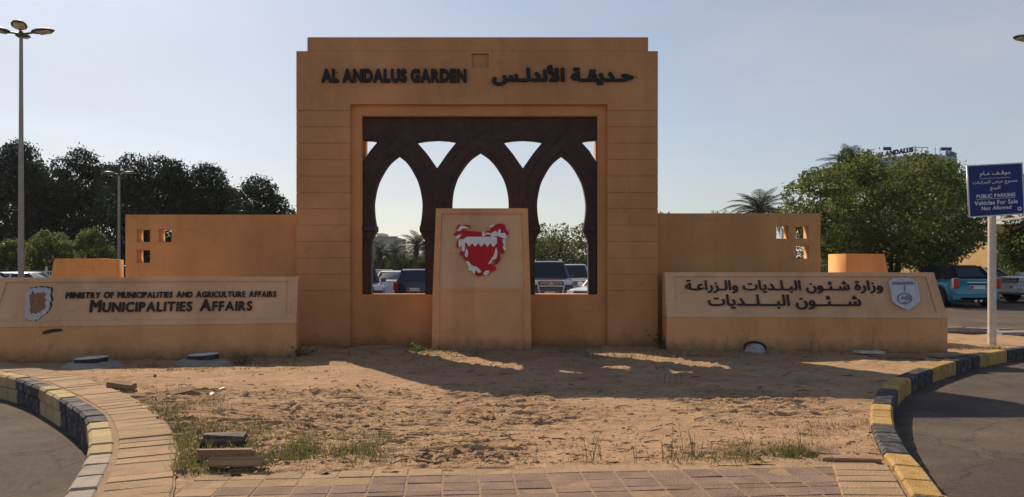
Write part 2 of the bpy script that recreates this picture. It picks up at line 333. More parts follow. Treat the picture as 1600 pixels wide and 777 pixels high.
def poly_mesh(name, loops, depth, mat, tf, bevel=0.0):
    """flat outline(s) with holes, given thickness; tf(u,v,n) -> point; front face at n=0, back at n=-depth"""
    cu = bpy.data.curves.new('outline', 'CURVE'); cu.dimensions = '2D'; cu.fill_mode = 'BOTH'; cu.extrude = depth / 2
    if bevel: cu.bevel_depth = bevel; cu.bevel_resolution = 0
    for lp in loops:
        sp = cu.splines.new('POLY'); sp.points.add(len(lp) - 1); sp.use_cyclic_u = True
        for p, q in zip(sp.points, lp): p.co = (q[0], q[1], 0, 1)
    ob = bpy.data.objects.new('outline', cu); COL.objects.link(ob)
    me = bpy.data.meshes.new_from_object(ob.evaluated_get(bpy.context.evaluated_depsgraph_get()))
    bpy.data.objects.remove(ob); bpy.data.curves.remove(cu)
    me.name = name
    for v in me.vertices:
        v.co = tf(v.co.x, v.co.y, v.co.z - depth / 2)
    bm = bmesh.new(); bm.from_mesh(me); bmesh.ops.remove_doubles(bm, verts=bm.verts, dist=1e-5); bmesh.ops.recalc_face_normals(bm, faces=bm.faces); bm.to_mesh(me); bm.free()
    me.materials.clear(); me.materials.append(M[mat] if isinstance(mat, str) else mat)
    return me
def smooth_loop(pts, k=4):
    out = []; n = len(pts)
    for i in range(n):
        p0, p1, p2, p3 = (Vector(pts[(i + j) % n]) for j in (-1, 0, 1, 2))
        for s in range(k):
            t = s / k
            out.append(tuple(0.5 * ((2 * p1) + (p2 - p0) * t + (2 * p0 - 5 * p1 + 4 * p2 - p3) * t * t + (3 * p1 - p0 - 3 * p2 + p3) * t ** 3)))
    return out

# ------------------------------------------------------------------ lettering (built-in font outlines -> thick letters)
ARF = {'ا': 'FE8D FE8E', 'أ': 'FE83 FE84', 'ب': 'FE8F FE90 FE91 FE92', 'ة': 'FE93 FE94', 'ت': 'FE95 FE96 FE97 FE98', 'ح': 'FEA1 FEA2 FEA3 FEA4',
       'د': 'FEA9 FEAA', 'ر': 'FEAD FEAE', 'ز': 'FEAF FEB0', 'س': 'FEB1 FEB2 FEB3 FEB4', 'ش': 'FEB5 FEB6 FEB7 FEB8', 'ض': 'FEBD FEBE FEBF FEC0',
       'ع': 'FEC9 FECA FECB FECC', 'ف': 'FED1 FED2 FED3 FED4', 'ق': 'FED5 FED6 FED7 FED8', 'ك': 'FED9 FEDA FEDB FEDC', 'ل': 'FEDD FEDE FEDF FEE0',
       'م': 'FEE1 FEE2 FEE3 FEE4', 'ن': 'FEE5 FEE6 FEE7 FEE8', 'و': 'FEED FEEE', 'ي': 'FEF1 FEF2 FEF3 FEF4', 'ئ': 'FE89 FE8A FE8B FE8C',
       'ـ': '640 640 640 640', 'لأ': 'FEF7 FEF8', 'لا': 'FEFB FEFC'}
ARF = {k: [int(x, 16) for x in v.split()] for k, v in ARF.items()}
def arabic(s):
    out = []
    for w in s.split(' '):
        t = []; i = 0
        while i < len(w):
            k = 2 if w[i:i + 2] in ARF else 1
            t.append(w[i:i + k]); i += k
        r = []
        for k, c in enumerate(t):
            f = ARF[c]; prev = k > 0 and len(ARF[t[k - 1]]) > 2; nxt = k < len(t) - 1 and len(f) > 2
            r.append(chr(f[3] if prev and nxt else f[1] if prev else f[2] if nxt else f[0]))
        out.append(''.join(reversed(r)))
    return ' '.join(reversed(out))
def outlines(body):
    cu = bpy.data.curves.new('text', 'FONT'); cu.body = body; cu.size = 1
    ob = bpy.data.objects.new('text', cu); COL.objects.link(ob)
    dg = bpy.context.evaluated_depsgraph_get()
    c2 = ob.evaluated_get(dg).to_curve(dg)
    polys = []
    for sp in c2.splines:
        P = []
        if sp.type == 'BEZIER':
            bp = sp.bezier_points; n = len(bp)
            for i in range(n):
                a, b = bp[i], bp[(i + 1) % n]
                p0, p1, p2, p3 = a.co, a.handle_right, b.handle_left, b.co
                straight = abs((p1 - p0).cross(p3 - p0).z) + abs((p2 - p0).cross(p3 - p0).z) < 1e-5
                for t in ((0,) if straight else (0, 0.25, 0.5, 0.75)):
                    q = p0 * (1 - t) ** 3 + p1 * (3 * t * (1 - t) ** 2) + p2 * (3 * t * t * (1 - t)) + p3 * t ** 3
                    P.append((q.x, q.y))
        else:
            P = [(p.co.x, p.co.y) for p in sp.points]
        if len(P) > 2: polys.append(np.array(P))
    ob.to_curve_clear() if False else None
    bpy.data.objects.remove(ob); bpy.data.curves.remove(cu)
    return polys
def glyph_field(polys, bold, cell):
    al = np.concatenate(polys); pad = bold + 3 * cell
    x = np.arange(al[:, 0].min() - pad, al[:, 0].max() + pad + cell, cell); y = np.arange(al[:, 1].min() - pad, al[:, 1].max() + pad + cell, cell)
    X, Y = np.meshgrid(x, y)
    D = np.full(X.shape, 9.0); Wn = np.zeros(X.shape)
    for P in polys:
        Q = np.roll(P, -1, 0)
        for (ax, ay), (bx_, by) in zip(P, Q):
            dx, dy = bx_ - ax, by - ay; L = dx * dx + dy * dy
            if L < 1e-12: continue
            t = np.clip(((X - ax) * dx + (Y - ay) * dy) / L, 0, 1)
            D = np.minimum(D, (X - ax - t * dx) ** 2 + (Y - ay - t * dy) ** 2)
            cr = dx * (Y - ay) - dy * (X - ax)
            Wn += np.where((ay <= Y) & (by > Y) & (cr > 0), 1, 0) - np.where((ay > Y) & (by <= Y) & (cr < 0), 1, 0)
    D = np.sqrt(D); D[np.abs(Wn) > 0.5] *= -1
    return x, y, D - bold
def field_cells(x, y, F):
    """marching squares: filled cells and contour segments; runs of full cells are merged"""
    polys = []; segs = []
    ny, nx = F.shape
    for j in range(ny - 1):
        run = None
        for i in range(nx - 1):
            c = [(x[i], y[j], F[j, i]), (x[i + 1], y[j], F[j, i + 1]), (x[i + 1], y[j + 1], F[j + 1, i + 1]), (x[i], y[j + 1], F[j + 1, i])]
            ins = [q[2] < 0 for q in c]
            if all(ins):
                if run is None: run = i
                continue
            if run is not None:
                polys.append([(x[run], y[j]), (x[i], y[j]), (x[i], y[j + 1]), (x[run], y[j + 1])]); run = None
            if not any(ins): continue
            P = []; cut = []
            for k in range(4):
                a, b = c[k], c[(k + 1) % 4]
                if a[2] < 0: P.append((a[0], a[1]))
                if (a[2] < 0) != (b[2] < 0):
                    t = a[2] / (a[2] - b[2]); q = (a[0] + (b[0] - a[0]) * t, a[1] + (b[1] - a[1]) * t)
                    P.append(q); cut.append(q)
            if len(P) > 2: polys.append(P)
            if len(cut) == 2: segs.append(cut)
            elif len(cut) == 4: segs.append(cut[:2]); segs.append(cut[2:])
    return polys, segs
def pieces_of(polys, segs):
    """split into loose pieces by shared corners"""
    par = {}
    def find(a):
        while par[a] != a: par[a] = par[par[a]]; a = par[a]
        return a
    key = lambda p: (round(p[0], 5), round(p[1], 5))
    # T-joints between merged runs: also tie rows by overlap
    for P in polys:
        ks = [key(p) for p in P]
        for k in ks: par.setdefault(k, k)
        for k in ks[1:]: par[find(ks[0])] = find(k) if find(ks[0]) != find(k) else par[find(ks[0])]
    rows = {}
    for P in polys:
        ys = [p[1] for p in P]; xs = [p[0] for p in P]
        rows.setdefault(round(max(ys), 5), []).append((min(xs), max(xs), key(P[0]), 't'))
        rows.setdefault(round(min(ys), 5), []).append((min(xs), max(xs), key(P[0]), 'b'))
    for r in rows.values():
        tt = [q for q in r if q[3] == 't']; bb = [q for q in r if q[3] == 'b']
        for a in tt:
            for b in bb:
                if a[0] < b[1] - 1e-6 and b[0] < a[1] - 1e-6:
                    ra, rb = find(a[2]), find(b[2])
                    if ra != rb: par[ra] = rb
    out = {}
    for P in polys: out.setdefault(find(key(P[0])), ([], []))[0].append(P)
    for s in segs:
        k = key(s[0])
        if k in par: out.setdefault(find(k), ([], []))[1].append(s)
    return list(out.values())
_gl = {}
def glyph_pieces(body, bold, cell, split=True):
    k = (body, bold, cell, split)
    if k not in _gl:
        p, s = field_cells(*glyph_field(outlines(body), bold, cell))
        _gl[k] = pieces_of(p, s) if split else [(p, s)]
    return _gl[k]
def bounds(pcs):
    a = np.array([q for p, _ in pcs for P in p for q in P]); return a.min(0), a.max(0)
def piece_mesh(name, pc, mapuv, depth, mat, tf):
    v = []; f = []; idx = {}
    def vid(p, n):
        u = mapuv(p); k = (round(u[0], 6), round(u[1], 6), n)
        if k not in idx: idx[k] = len(v); v.append(tuple(tf(u[0], u[1], n)))
        return idx[k]
    for P in pc[0]:
        q = [vid(p, depth) for p in P]; q = [a for i, a in enumerate(q) if a != q[i - 1]]
        if len(q) > 2: f.append(q)
    for a, b in pc[1]:
        q = (vid(a, depth), vid(b, depth), vid(b, 0), vid(a, 0))
        if len(set(q)) == 4: f.append(q)
    me = bpy.data.meshes.new(name); me.from_pydata(v, [], f)
    me.materials.append(M[mat]); me.update(); return me
def write(body, u0, u1, v0, v1, depth, mat, tf, parent, bold=0.03, cell=0.03, arab=False, small=None, space=0.35, gap=0.06, join=None, name='letter'):
    """letters filling the box u0..u1, v0..v1 on a plane; one object per letter, or one named join"""
    items = []                                     # (piece, offset, scale)
    if arab:
        pcs = glyph_pieces(arabic(body), bold, cell)
        for p in pcs: items.append((p, 0.0, 1.0))
    else:
        x = 0.0; prev = ' '
        for ch in body:
            if ch == ' ': x += space; prev = ' '; continue
            pcs = glyph_pieces(ch, bold, cell); lo, hi = bounds(pcs)
            s = small if (small and prev != ' ') else 1.0
            pc = ([P for p in pcs for P in p[0]], [q for p in pcs for q in p[1]])
            items.append((pc, x - lo[0] * s, s)); x += (hi[0] - lo[0]) * s + gap; prev = ch
    al = np.concatenate([np.array([q for P in p[0] for q in P]) * s + np.array([o, 0]) for p, o, s in items])
    lo, hi = al.min(0), al.max(0); su, sv = (u1 - u0) / (hi[0] - lo[0]), (v1 - v0) / (hi[1] - lo[1])
    vv = []; ff = []
    for p, o, s in items:
        mp = lambda q, o=o, s=s: (u0 + (q[0] * s + o - lo[0]) * su, v0 + (q[1] * s - lo[1]) * sv)
        me = piece_mesh(name, p, mp, depth, mat, tf)
        if join:
            k = len(vv); vv += [tuple(a.co) for a in me.vertices]; ff += [tuple(i + k for i in q.vertices) for q in me.polygons]; bpy.data.meshes.remove(me)
        else: link(name, me, parent)
    if join:
        me = bpy.data.meshes.new(join); me.from_pydata(vv, [], ff); me.materials.append(M[mat]); return link(join, me, parent)

# ------------------------------------------------------------------ ground and roads
def tz(x, y):
    near = -0.30 + 0.12 * sstep(-3, 3, x)
    far = -0.13 + 0.19 * sstep(8, 13, x)
    return near + (far - near) * sstep(14, 19, y)
def ground():
    xs = sorted(set([-900, -500, -300, -200, -150] + list(range(-110, 111, 6)) + [k * 0.5 for k in range(-40, 41)] + [150, 200, 300, 500, 900]))
    ys = sorted(set([-60, -30, -15, -6] + [k * 0.5 for k in range(0, 51)] + list(range(25, 120, 6)) + [150, 200, 300, 500, 900, 1500]))
    v = [(x, y, tz(x, y)) for y in ys for x in xs]; n = len(xs)
    f = [(j * n + i, j * n + i + 1, (j + 1) * n + i + 1, (j + 1) * n + i) for j in range(len(ys) - 1) for i in range(n - 1)]
    me = bpy.data.meshes.new('road'); me.from_pydata(v, [], f); me.materials.append(M['asphalt'])
    for p in me.polygons: p.use_smooth = True
    return struct(link('road', me))
road = ground()

# outlines read off the photo
def line(pts, z): return [G(x, y, z).xy for x, y in pts]
def resample(pts, step):
    pts = [Vector(p) for p in pts]
    # smooth (Catmull-Rom), then even spacing
    dn = []
    for i in range(len(pts) - 1):
        p0, p1, p2, p3 = pts[max(i - 1, 0)], pts[i], pts[i + 1], pts[min(i + 2, len(pts) - 1)]
        for s in range(8):
            t = s / 8
            dn.append(0.5 * ((2 * p1) + (p2 - p0) * t + (2 * p0 - 5 * p1 + 4 * p2 - p3) * t * t + (3 * p1 - p0 - 3 * p2 + p3) * t ** 3))
    dn.append(pts[-1])
    L = [0]
    for a, b in zip(dn, dn[1:]): L.append(L[-1] + (b - a).length)
    n = max(1, round(L[-1] / step)); out = []; k = 0
    for i in range(n + 1):
        t = L[-1] * i / n
        while k < len(L) - 2 and L[k + 1] < t: k += 1
        out.append(dn[k].lerp(dn[k + 1], (t - L[k]) / max(1e-9, L[k + 1] - L[k])))
    return out
def normals(P):
    out = []
    for i in range(len(P)):
        t = (P[min(i + 1, len(P) - 1)] - P[max(i - 1, 0)]).normalized(); out.append(Vector((-t.y, t.x)))
    return out
# left: edge between kerb and paver band, from far left to near
LK = line([(0, 579.7), (37, 586), (76, 598), (116, 616), (143, 631.5), (165, 647), (175, 665), (180, 683), (180, 705), (174, 723), (166, 741), (157, 760), (149.5, 777)], 0.03)
LK = [LK[0] + (LK[0] - LK[1]) * 6 + Vector((0, 1.5)), LK[0] + (LK[0] - LK[1]) * 2.5 + Vector((0, 0.3))] + LK + [LK[-1] + (LK[-1] - LK[-2]) * 3 + Vector((-0.1, 0)), LK[-1] + (LK[-1] - LK[-2]) * 9 + Vector((-0.8, 0))]
# right: inner edge of kerb from near to far right
RK = line([(1427, 777), (1409, 748), (1394, 723.5), (1378, 703.6), (1366, 679), (1359.5, 659), (1359.5, 642), (1363, 626), (1371, 609), (1386, 594), (1409, 583), (1432, 574.6), (1465, 564.7), (1505, 554.7), (1551, 546.5), (1600, 540)], 0.03)
RK = [RK[0] + (RK[0] - RK[1]) * 7 + Vector((0.4, 0)), RK[0] + (RK[0] - RK[1]) * 3] + RK + [RK[-1] + (RK[-1] - RK[-2]) * 2.5, RK[-1] + (RK[-1] - RK[-2]) * 7]

def arc_piece(name, a0, a1, b0, b1, z0, z1, mat, parent, gap=0.006, bev=0.008, jit=0.006, tilt=0.004):
    """block between plan points a0-a1 (one side) and b0-b1 (other side)"""
    c = (a0 + a1 + b0 + b1) / 4
    q = [p + (c - p).normalized() * gap * 1.2 for p in (a0, a1, b1, b0)]
    j = random.uniform(-jit, jit); o = Vector((c.x, c.y, 0))
    top = [Vector((p.x, p.y, z1 + j + random.uniform(-tilt, tilt))) - o for p in q]
    bot = [Vector((p.x, p.y, z0)) - o for p in q]
    if (q[1] - q[0]).cross(q[3] - q[0]) < 0: top.reverse(); bot.reverse()
    ob = MB().hexa(bot, top).obj(name, mat, parent, bevel=bev)
    ob.location = o; return ob

# left kerb: two courses of painted stone, with a pale paver band behind it
kerbL = thing('kerb', 'curved old kerb with faded yellow and black paint beside the left road', 'kerb')
P = resample(LK, 0.36); N = normals(P)
for i in range(len(P) - 1):
    face = [-1, 1][0]
    a0, a1 = P[i], P[i + 1]; b0, b1 = a0 + N[i] * -0.205, a1 + N[i + 1] * -0.205
    yy = (a0.y + a1.y) / 2
    mat = 'kerb_grey' if yy < 6.15 else 'kerb_faded' if yy < 7.6 else 'kerb_black' if yy < 8.8 else 'kerb_faded' if yy < 9.7 else 'kerb_black' if yy < 10.5 else 'kerb_faded' if a0.x > -8.5 else 'kerb_black'
    arc_piece('kerb_stone', a0, a1, b0, b1, -0.13, 0.035, mat, kerbL, bev=0.026, gap=0.003)
    c0, c1 = b0 - N[i] * -0.012, b1 - N[i + 1] * -0.012
    arc_piece('lower_kerb_stone', a0, a1, c0, c1, -0.34, -0.132, mat, kerbL, bev=0.012, jit=0)
bandL = struct(bpy.data.objects.new('pavement_border', None)); COL.objects.link(bandL)
P = resample(LK, 0.185); N = normals(P)
for i in range(len(P) - 1):
    if P[i].y < 3.2: continue
    arc_piece('paver', P[i] + N[i] * 0.02, P[i + 1] + N[i + 1] * 0.02, P[i] + N[i] * 0.46, P[i + 1] + N[i + 1] * 0.46, -0.06, 0.03, 'paver_sand', bandL, jit=0.004, bev=0.008, gap=0.004)
# sand filling the joint and bed of the band
v = []; f = []
for p, n_ in zip(P, N): v += [(*(p - n_ * 0.02), 0.019), (*(p + n_ * 0.47), 0.019)]
f = [(2 * i, 2 * i + 1, 2 * i + 3, 2 * i + 2) for i in range(len(P) - 1)]
MB().add(v, f).obj('joint_sand', 'joint_sand', bandL)

# right kerb
kerbR = thing('kerb', 'curved kerb in yellow and black painted stripes beside the right road', 'kerb')
P = resample(RK, 0.405); N = normals(P)
i0 = min(range(len(P)), key=lambda i: abs(P[i].y - 6.1))
for i in range(len(P) - 1):
    a0, a1 = P[i], P[i + 1]; b0, b1 = a0 - N[i] * 0.215, a1 - N[i + 1] * 0.215
    arc_piece('kerb_stone', a0, a1, b0, b1, -0.24, 0.03, 'kerb_black' if ((i - i0) // 3) % 2 == 0 else 'kerb_yellow', kerbR, bev=0.022, gap=0.003, jit=0.003)

# front pavement: rows of pavers across the foot of the picture
pave = struct(bpy.data.objects.new('pavement', None)); COL.objects.link(pave)
PA, PB = G(258, 742).xy, G(1300, 720).xy
pu = (PB - PA).normalized(); pv = Vector((pu.y, -pu.x))
L = (PB - PA).length
bedv = [PA - pu * 0.3, PB + pu * 0.3, PB + pu * 0.3 + pv * 3.2, PA - pu * 0.3 + pv * 3.2]
MB().add([(p.x, p.y, 0.0005) for p in bedv], [(0, 1, 2, 3)]).obj('joint_sand', 'joint_sand', pave)
r = 0; y0 = 0.0
while y0 < 1.5:
    dep = 0.20 if r == 0 else (0.195 if r % 3 else 0.10)
    wid = 0.255 if r < 8 else 0.5
    n = int(L / wid)
    for i in range(n):
        u0, u1 = L * i / n, L * (i + 1) / n
        off = 0.0
        a0, a1 = PA + pu * u0 + pv * y0, PA + pu * u1 + pv * y0
        b0, b1 = a0 + pv * dep, a1 + pv * dep
        arc_piece('paver', a0, a1, b0, b1, -0.06, 0.004, 'paver_sand' if r == 0 or u1 < 1.2 + 0.5 * math.sin(r * 2.1) else 'paver_purple', pave, gap=0.005, bev=0.006, jit=0.0035, tilt=0.003)
    y0 += dep; r += 1
# right paver band
bandR = struct(bpy.data.objects.new('pavement_border', None)); COL.objects.link(bandR)
k = 0
near = [p for p in resample(RK, 0.17) if p.y < G(1394, 724).y + 0.02 and p.y > 3.4]
near.sort(key=lambda p: -p.y)
for i in range(len(near) - 1):
    a0, a1 = near[i] + Vector((-0.03, 0)), near[i + 1] + Vector((-0.03, 0))
    t = Vector((-0.43, 0.012))
    arc_piece('paver', a0, a1, a0 + t, a1 + t, -0.06, 0.022, 'paver_sand', bandR, jit=0.004, gap=0.004)

# ------------------------------------------------------------------ soil island
def inside(poly, X, Y):
    res = np.zeros(X.shape, bool); n = len(poly)
    for i in range(n):
        (ax, ay), (bx_, by) = poly[i], poly[(i + 1) % n]
        c = ((ay > Y) != (by > Y)) & (X < (bx_ - ax) * (Y - ay) / (by - ay + 1e-12) + ax)
        res ^= c
    return res
LP = resample(LK, 0.3); LN = normals(LP)
RP = resample(RK, 0.3)
Ledge = [p + n_ * 0.40 for p, n_ in zip(LP, LN) if p.y > 5.2]
Redge = [p + Vector((0.04, 0)) for p in RP if p.y > 5.8]
ISL = [tuple(p) for p in Ledge] + [tuple(PA - pv * -0.10), tuple(PB + pv * 0.10)] + [tuple(p) for p in Redge] + [(16, 18.3), (9, 18.2), (7.2, 18.0), (-24, 18.0), (-24, 13.5)]
def tuft(x, y):      # where the turf and litter lie
    return noise.noise((x * 0.9, y * 0.9, 3.3))
def soil_z(x, y):
    z = 0.03 * noise.noise((x * 0.45, y * 0.6, 0.0)) - 0.012
    n1 = noise.noise((x * 2.1 + 3, y * 4.2, 1.7)); z += 0.014 * n1
    rid = 1 - abs(noise.noise((x * 2.0 + 0.5 * noise.noise((x, y, 9)), y * 7.5 + x * 0.8, 4.0))) * 2.2
    a = sstep(-0.15, 0.3, noise.noise((x * 0.55 + 4, y * 0.8 + 1, 2.2)))
    a = min(1, a + 0.5 * sstep(1.2, -0.8, x) * sstep(10.5, 8.5, y))
    z += 0.034 * max(0, rid) ** 3 * (0.2 + 0.95 * a)
    rid2 = 1 - abs(noise.noise((x * 3.1 + 7, y * 13 + x * 1.1, 6.0))) * 2.4
    z -= 0.022 * max(0, rid2) ** 4 * a
    z += 0.008 * noise.noise((x * 11, y * 14, 5.0)) * (0.4 + a)
    ph = y * 3.4 + x * 0.35 + 1.5 * noise.noise((x * 0.8, y * 1.2, 11.0)) + 0.55 * noise.noise((x * 2.6, y * 2.2, 12.0))
    fr = ph - math.floor(ph)
    saw = (1 - fr) if fr > 0.06 else fr / 0.06 * 0.94
    z += 0.034 * saw * max(0, noise.noise((x * 1.7 + 5, y * 2.3, math.floor(ph) * 3.1 + 0.5)) + 0.12) * (0.25 + 0.95 * a)
    ph = y * 7.7 - x * 0.25 + 1.3 * noise.noise((x * 1.5, y * 2.0, 21.0)) + 0.5 * noise.noise((x * 5, y * 4, 22.0))
    fr = ph - math.floor(ph)
    saw = (1 - fr) if fr > 0.1 else fr / 0.1 * 0.9
    z += 0.017 * saw * max(0, noise.noise((x * 3.0 + 9, y * 3.5, math.floor(ph) * 2.3 + 0.5)) + 0.1) * (0.25 + 0.95 * a)
    z += 0.004 * noise.noise((x * 27, y * 31, 8.0))
    z += 0.055 * sstep(13.2, 14.6, y) * (1 if -4 < x < 2.8 else 0.3) * (0.6 + 0.8 * noise.noise((x * 1.3, 0.3, 0)))
    return z
def soil_sheet(name, x0, x1, y0, y1, dx, dy):
    xs = np.arange(x0, x1 + dx, dx); ys = np.arange(y0, y1 + dy, dy)
    X, Y = np.meshgrid(xs, ys); In = inside(ISL, X, Y)
    idx = -np.ones(X.shape, int); v = []
    need = In.copy()
    cells = In[:-1, :-1] | In[1:, :-1] | In[:-1, 1:] | In[1:, 1:]
    cells &= (In[:-1, :-1].astype(int) + In[1:, :-1] + In[:-1, 1:] + In[1:, 1:]) >= 3
    f = []
    for j, i in zip(*np.nonzero(cells)):
        q = []
        for jj, ii in ((j, i), (j, i + 1), (j + 1, i + 1), (j + 1, i)):
            if idx[jj, ii] < 0:
                idx[jj, ii] = len(v); x, y = float(X[jj, ii]), float(Y[jj, ii]); v.append((x, y, soil_z(x, y)))
            q.append(int(idx[jj, ii]))
        f.append(q)
    me = bpy.data.meshes.new(name); me.from_pydata(v, [], f); me.materials.append(M['soil'])
    for p in me.polygons: p.use_smooth = True
    return struct(link(name, me))
soil_sheet('soil', -6.6, 6.6, 5.5, 9.5, 0.026, 0.014)
soil_sheet('soil', -12.0, 14.0, 9.47, 15.0, 0.055, 0.05)
soil_sheet('soil', -24, 20, 14.9, 18.4, 0.4, 0.3)

# ------------------------------------------------------------------ the gate
GD = 14.5; SCL = FPX / GD
def gx(px, d=GD): return (px - 800) / FPX * d
def gz(py, d=GD): return EYE - (py - HOR) / FPX * d
gate = thing('garden_gate', 'tall ochre entrance gate with three dark pointed arches in its opening', 'gate', (0, GD, 0))
TH = 0.75
XL, XR, ZT, ZS = gx(463), gx(1028), gz(58), gz(80)
FL, FR, FT = gx(547), gx(949), gz(163)
OL, OR, OT, OB = gx(563), gx(935), gz(179), gz(461)
def vplane(y):                                  # upright plane facing the camera, in the gate's own frame
    return lambda u, v, n: (u, y - n, v)
GZ0 = -0.3
courses = [gz(172.9 + 25.6 * k) for k in range(12)]          # joint heights on the piers
for x0, x1 in ((XL, FL), (FR, XR)):
    bx('pier', 'gate', x0 + 0.012, x1 - 0.012, 0.012, TH - 0.012, GZ0, courses[0], gate)
    zz = courses + [GZ0]
    for a, b in zip(zz, zz[1:]):
        bx('wall_panel', 'gate', x0, x1, 0, TH, b + 0.004, a - 0.004, gate, bevel=0.005)
# lintel: back block plus front slab with the square niche
bx('lintel_core', 'gate', XL + 0.003, XR - 0.003, 0.06, TH, FT + 0.002, ZS - 0.003, gate, bevel=0.006)
bx('parapet', 'gate', gx(480), gx(1013), 0.003, TH - 0.003, ZS - 0.002, ZT, gate, bevel=0.01)
nl, nr, nt, nb = gx(737), gx(763.5), gz(83.5), gz(106)
lp = [(XL, courses[0] + 0.004), (FL, courses[0] + 0.004), (FL, FT), (FR, FT), (FR, courses[0] + 0.004), (XR, courses[0] + 0.004), (XR, ZS), (XL, ZS)]
link('lintel', poly_mesh('lintel', [lp, [(nl, nb), (nr, nb), (nr, nt), (nl, nt)]], 0.058, 'gate', vplane(0)), gate)
for x0, x1 in ((XL, FL), (FR, XR)):
    bx('lintel_end', 'gate', x0 + 0.004, x1 - 0.004, 0.06, TH - 0.004, courses[0] + 0.002, FT + 0.001, gate)
# recessed frame round the opening, infill wall below it
RC = 0.10
lp = [(FL - 0.02, GZ0), (FR + 0.02, GZ0), (FR + 0.02, FT + 0.02), (FL - 0.02, FT + 0.02)]
link('opening_frame', poly_mesh('opening_frame', [lp, [(OL, OB), (OR, OB), (OR, OT), (OL, OT)]], TH - RC - 0.02, 'frame', vplane(RC)), gate)
# dark arcade
SD = 14.5 + 0.22
def s(px, py): return (gx(px, SD), gz(py, SD))
def cat(pts, k=5):
    out = []
    for i in range(len(pts) - 1):
        p0, p1, p2, p3 = (Vector(pts[min(max(i + j, 0), len(pts) - 1)]) for j in (-1, 0, 1, 2))
        for q in range(k):
            t = q / k
            out.append(tuple(0.5 * ((2 * p1) + (p2 - p0) * t + (2 * p0 - 5 * p1 + 4 * p2 - p3) * t * t + (3 * p1 - p0 - 3 * p2 + p3) * t ** 3)))
    out.append(tuple(pts[-1])); return out
ZB = gz(461, SD) - 0.06
def arch_loop(cx, ay, hw, ch, bh, wy=319):
    """pointed horseshoe opening: apex, widest half width, capital half width, shaft half width"""
    right = cat([(cx, ay)] + [(cx + hw * q, ay + e) for q, e in ((.17, 5), (.33, 10.5), (.52, 20), (.67, 30), (.80, 40), (.90, 52), (.97, 66))] + [(cx + hw, wy), (cx + hw * 0.985, 334), (cx + hw * .5 + ch * .5, 347), (cx + ch, 357)], 3)
    right += [(cx + ch, 361), (cx + bh, 377)]
    left = [(2 * cx - x, y) for x, y in right]
    pts = right + left[::-1]
    out = [s(x, y) for x, y in right] + [(s(right[-1][0], 0)[0], ZB)] + [(s(left[-1][0], 0)[0], ZB)] + [s(x, y) for x, y in left[::-1][:-1]]
    return out
A1 = arch_loop(621, 242.5, 39, 34.5, 43); A2 = arch_loop(750, 237, 44.6, 39, 48); A3 = arch_loop(878, 242.5, 38.6, 33.5, 42)
tri2 = [s(650, 220.5), s(666, 218), s(683, 217), s(699, 218), s(714.7, 220.5), s(699, 240), s(683, 263), s(667, 240)]
tri3 = [s(785, 220.5), s(801, 218), s(817, 217), s(833, 218), s(849, 220.5), s(833, 240), s(817, 263), s(801, 240)]
tri1 = [s(566, 217.5), s(580, 218), s(591, 220.5), s(578, 236), s(566, 254)]
tri4 = [s(907, 220.5), s(920, 218), s(933.5, 217), s(933.5, 256), s(921, 236)]
outer = [(OL - 0.04, ZB - 0.05), (OR + 0.04, ZB - 0.05), (OR + 0.04, OT + 0.05), (OL - 0.04, OT + 0.05)]
SY = SD - GD
link('arch_screen', poly_mesh('arch_screen', [outer, A1, A2, A3, tri1, tri2, tri3, tri4], 0.30, 'screen', vplane(SY)), gate)
# mouldings: raised band along each arch, caps on each shaft, hood between arches, beam strip
def band(cx, ay, hw, off, wy=319):
    pts = cat([(cx + hw + off, 333), (cx + hw + off, wy)] + [(cx + hw * q + off * (.45 + .55 * q), ay + e - off * .9 * (1 - q)) for q, e in ((.97, 66), (.90, 52), (.80, 40), (.67, 30), (.52, 20), (.33, 10.5))] + [(cx, ay - off * 1.15)], 3)
    pts = pts + [(2 * cx - x, y) for x, y in pts[::-1][1:]]
    return [(s(x, y)[0], SY, s(x, y)[1]) for x, y in pts]
for cx, ay, hw in ((621, 242.5, 39), (750, 237, 44.6), (878, 242.5, 38.6)):
    MB().tube(band(cx, ay, hw, 7), 0.016, 6).obj('arch_moulding', 'screen', gate, smooth=True)
    MB().tube(band(cx, ay, hw, 24), 0.012, 6).obj('arch_moulding', 'screen', gate, smooth=True)
for x0, x1 in ((564.5, 588), (655, 712), (788, 845), (911, 933)):
    a, b = s(x0, 0)[0], s(x1, 0)[0]
    bx('capital', 'screen', a + 0.012, b - 0.012, SY - 0.05, SY + 0.33, s(0, 362)[1], s(0, 353)[1], gate, bevel=0.012)
    bx('capital_necking', 'screen', a + 0.07, b - 0.07, SY - 0.03, SY + 0.005, s(0, 381)[1], s(0, 377)[1], gate, bevel=0.008)
for x0, x1 in ((567, 576), (667, 700), (800, 836), (923, 932)):
    bx('shaft', 'screen', s(x0, 0)[0], s(x1, 0)[0], SY - 0.025, SY + 0.004, OB, s(0, 381)[1] - 0.002, gate, bevel=0.01)
for cx in (683, 817):
    pts = [(cx - 30, 282), (cx - 14, 274), (cx, 269), (cx + 14, 274), (cx + 30, 282)]
    MB().tube([(s(x, y)[0], SY, s(x, y)[1]) for x, y in pts], 0.013, 6).obj('hood_moulding', 'screen', gate)
    for dx in (-8, 8):
        MB().tube([(s(cx + dx, 285)[0], SY, s(0, 285)[1]), (s(cx + dx, 335)[0], SY, s(0, 335)[1])], 0.008, 6).obj('fillet', 'screen', gate)
    lo = [s(cx, 289), s(cx + 5, 303), s(cx, 318), s(cx - 5, 303)]
    link('lozenge', poly_mesh('lozenge', [lo], 0.02, 'screen', vplane(SY - 0.018)), gate)
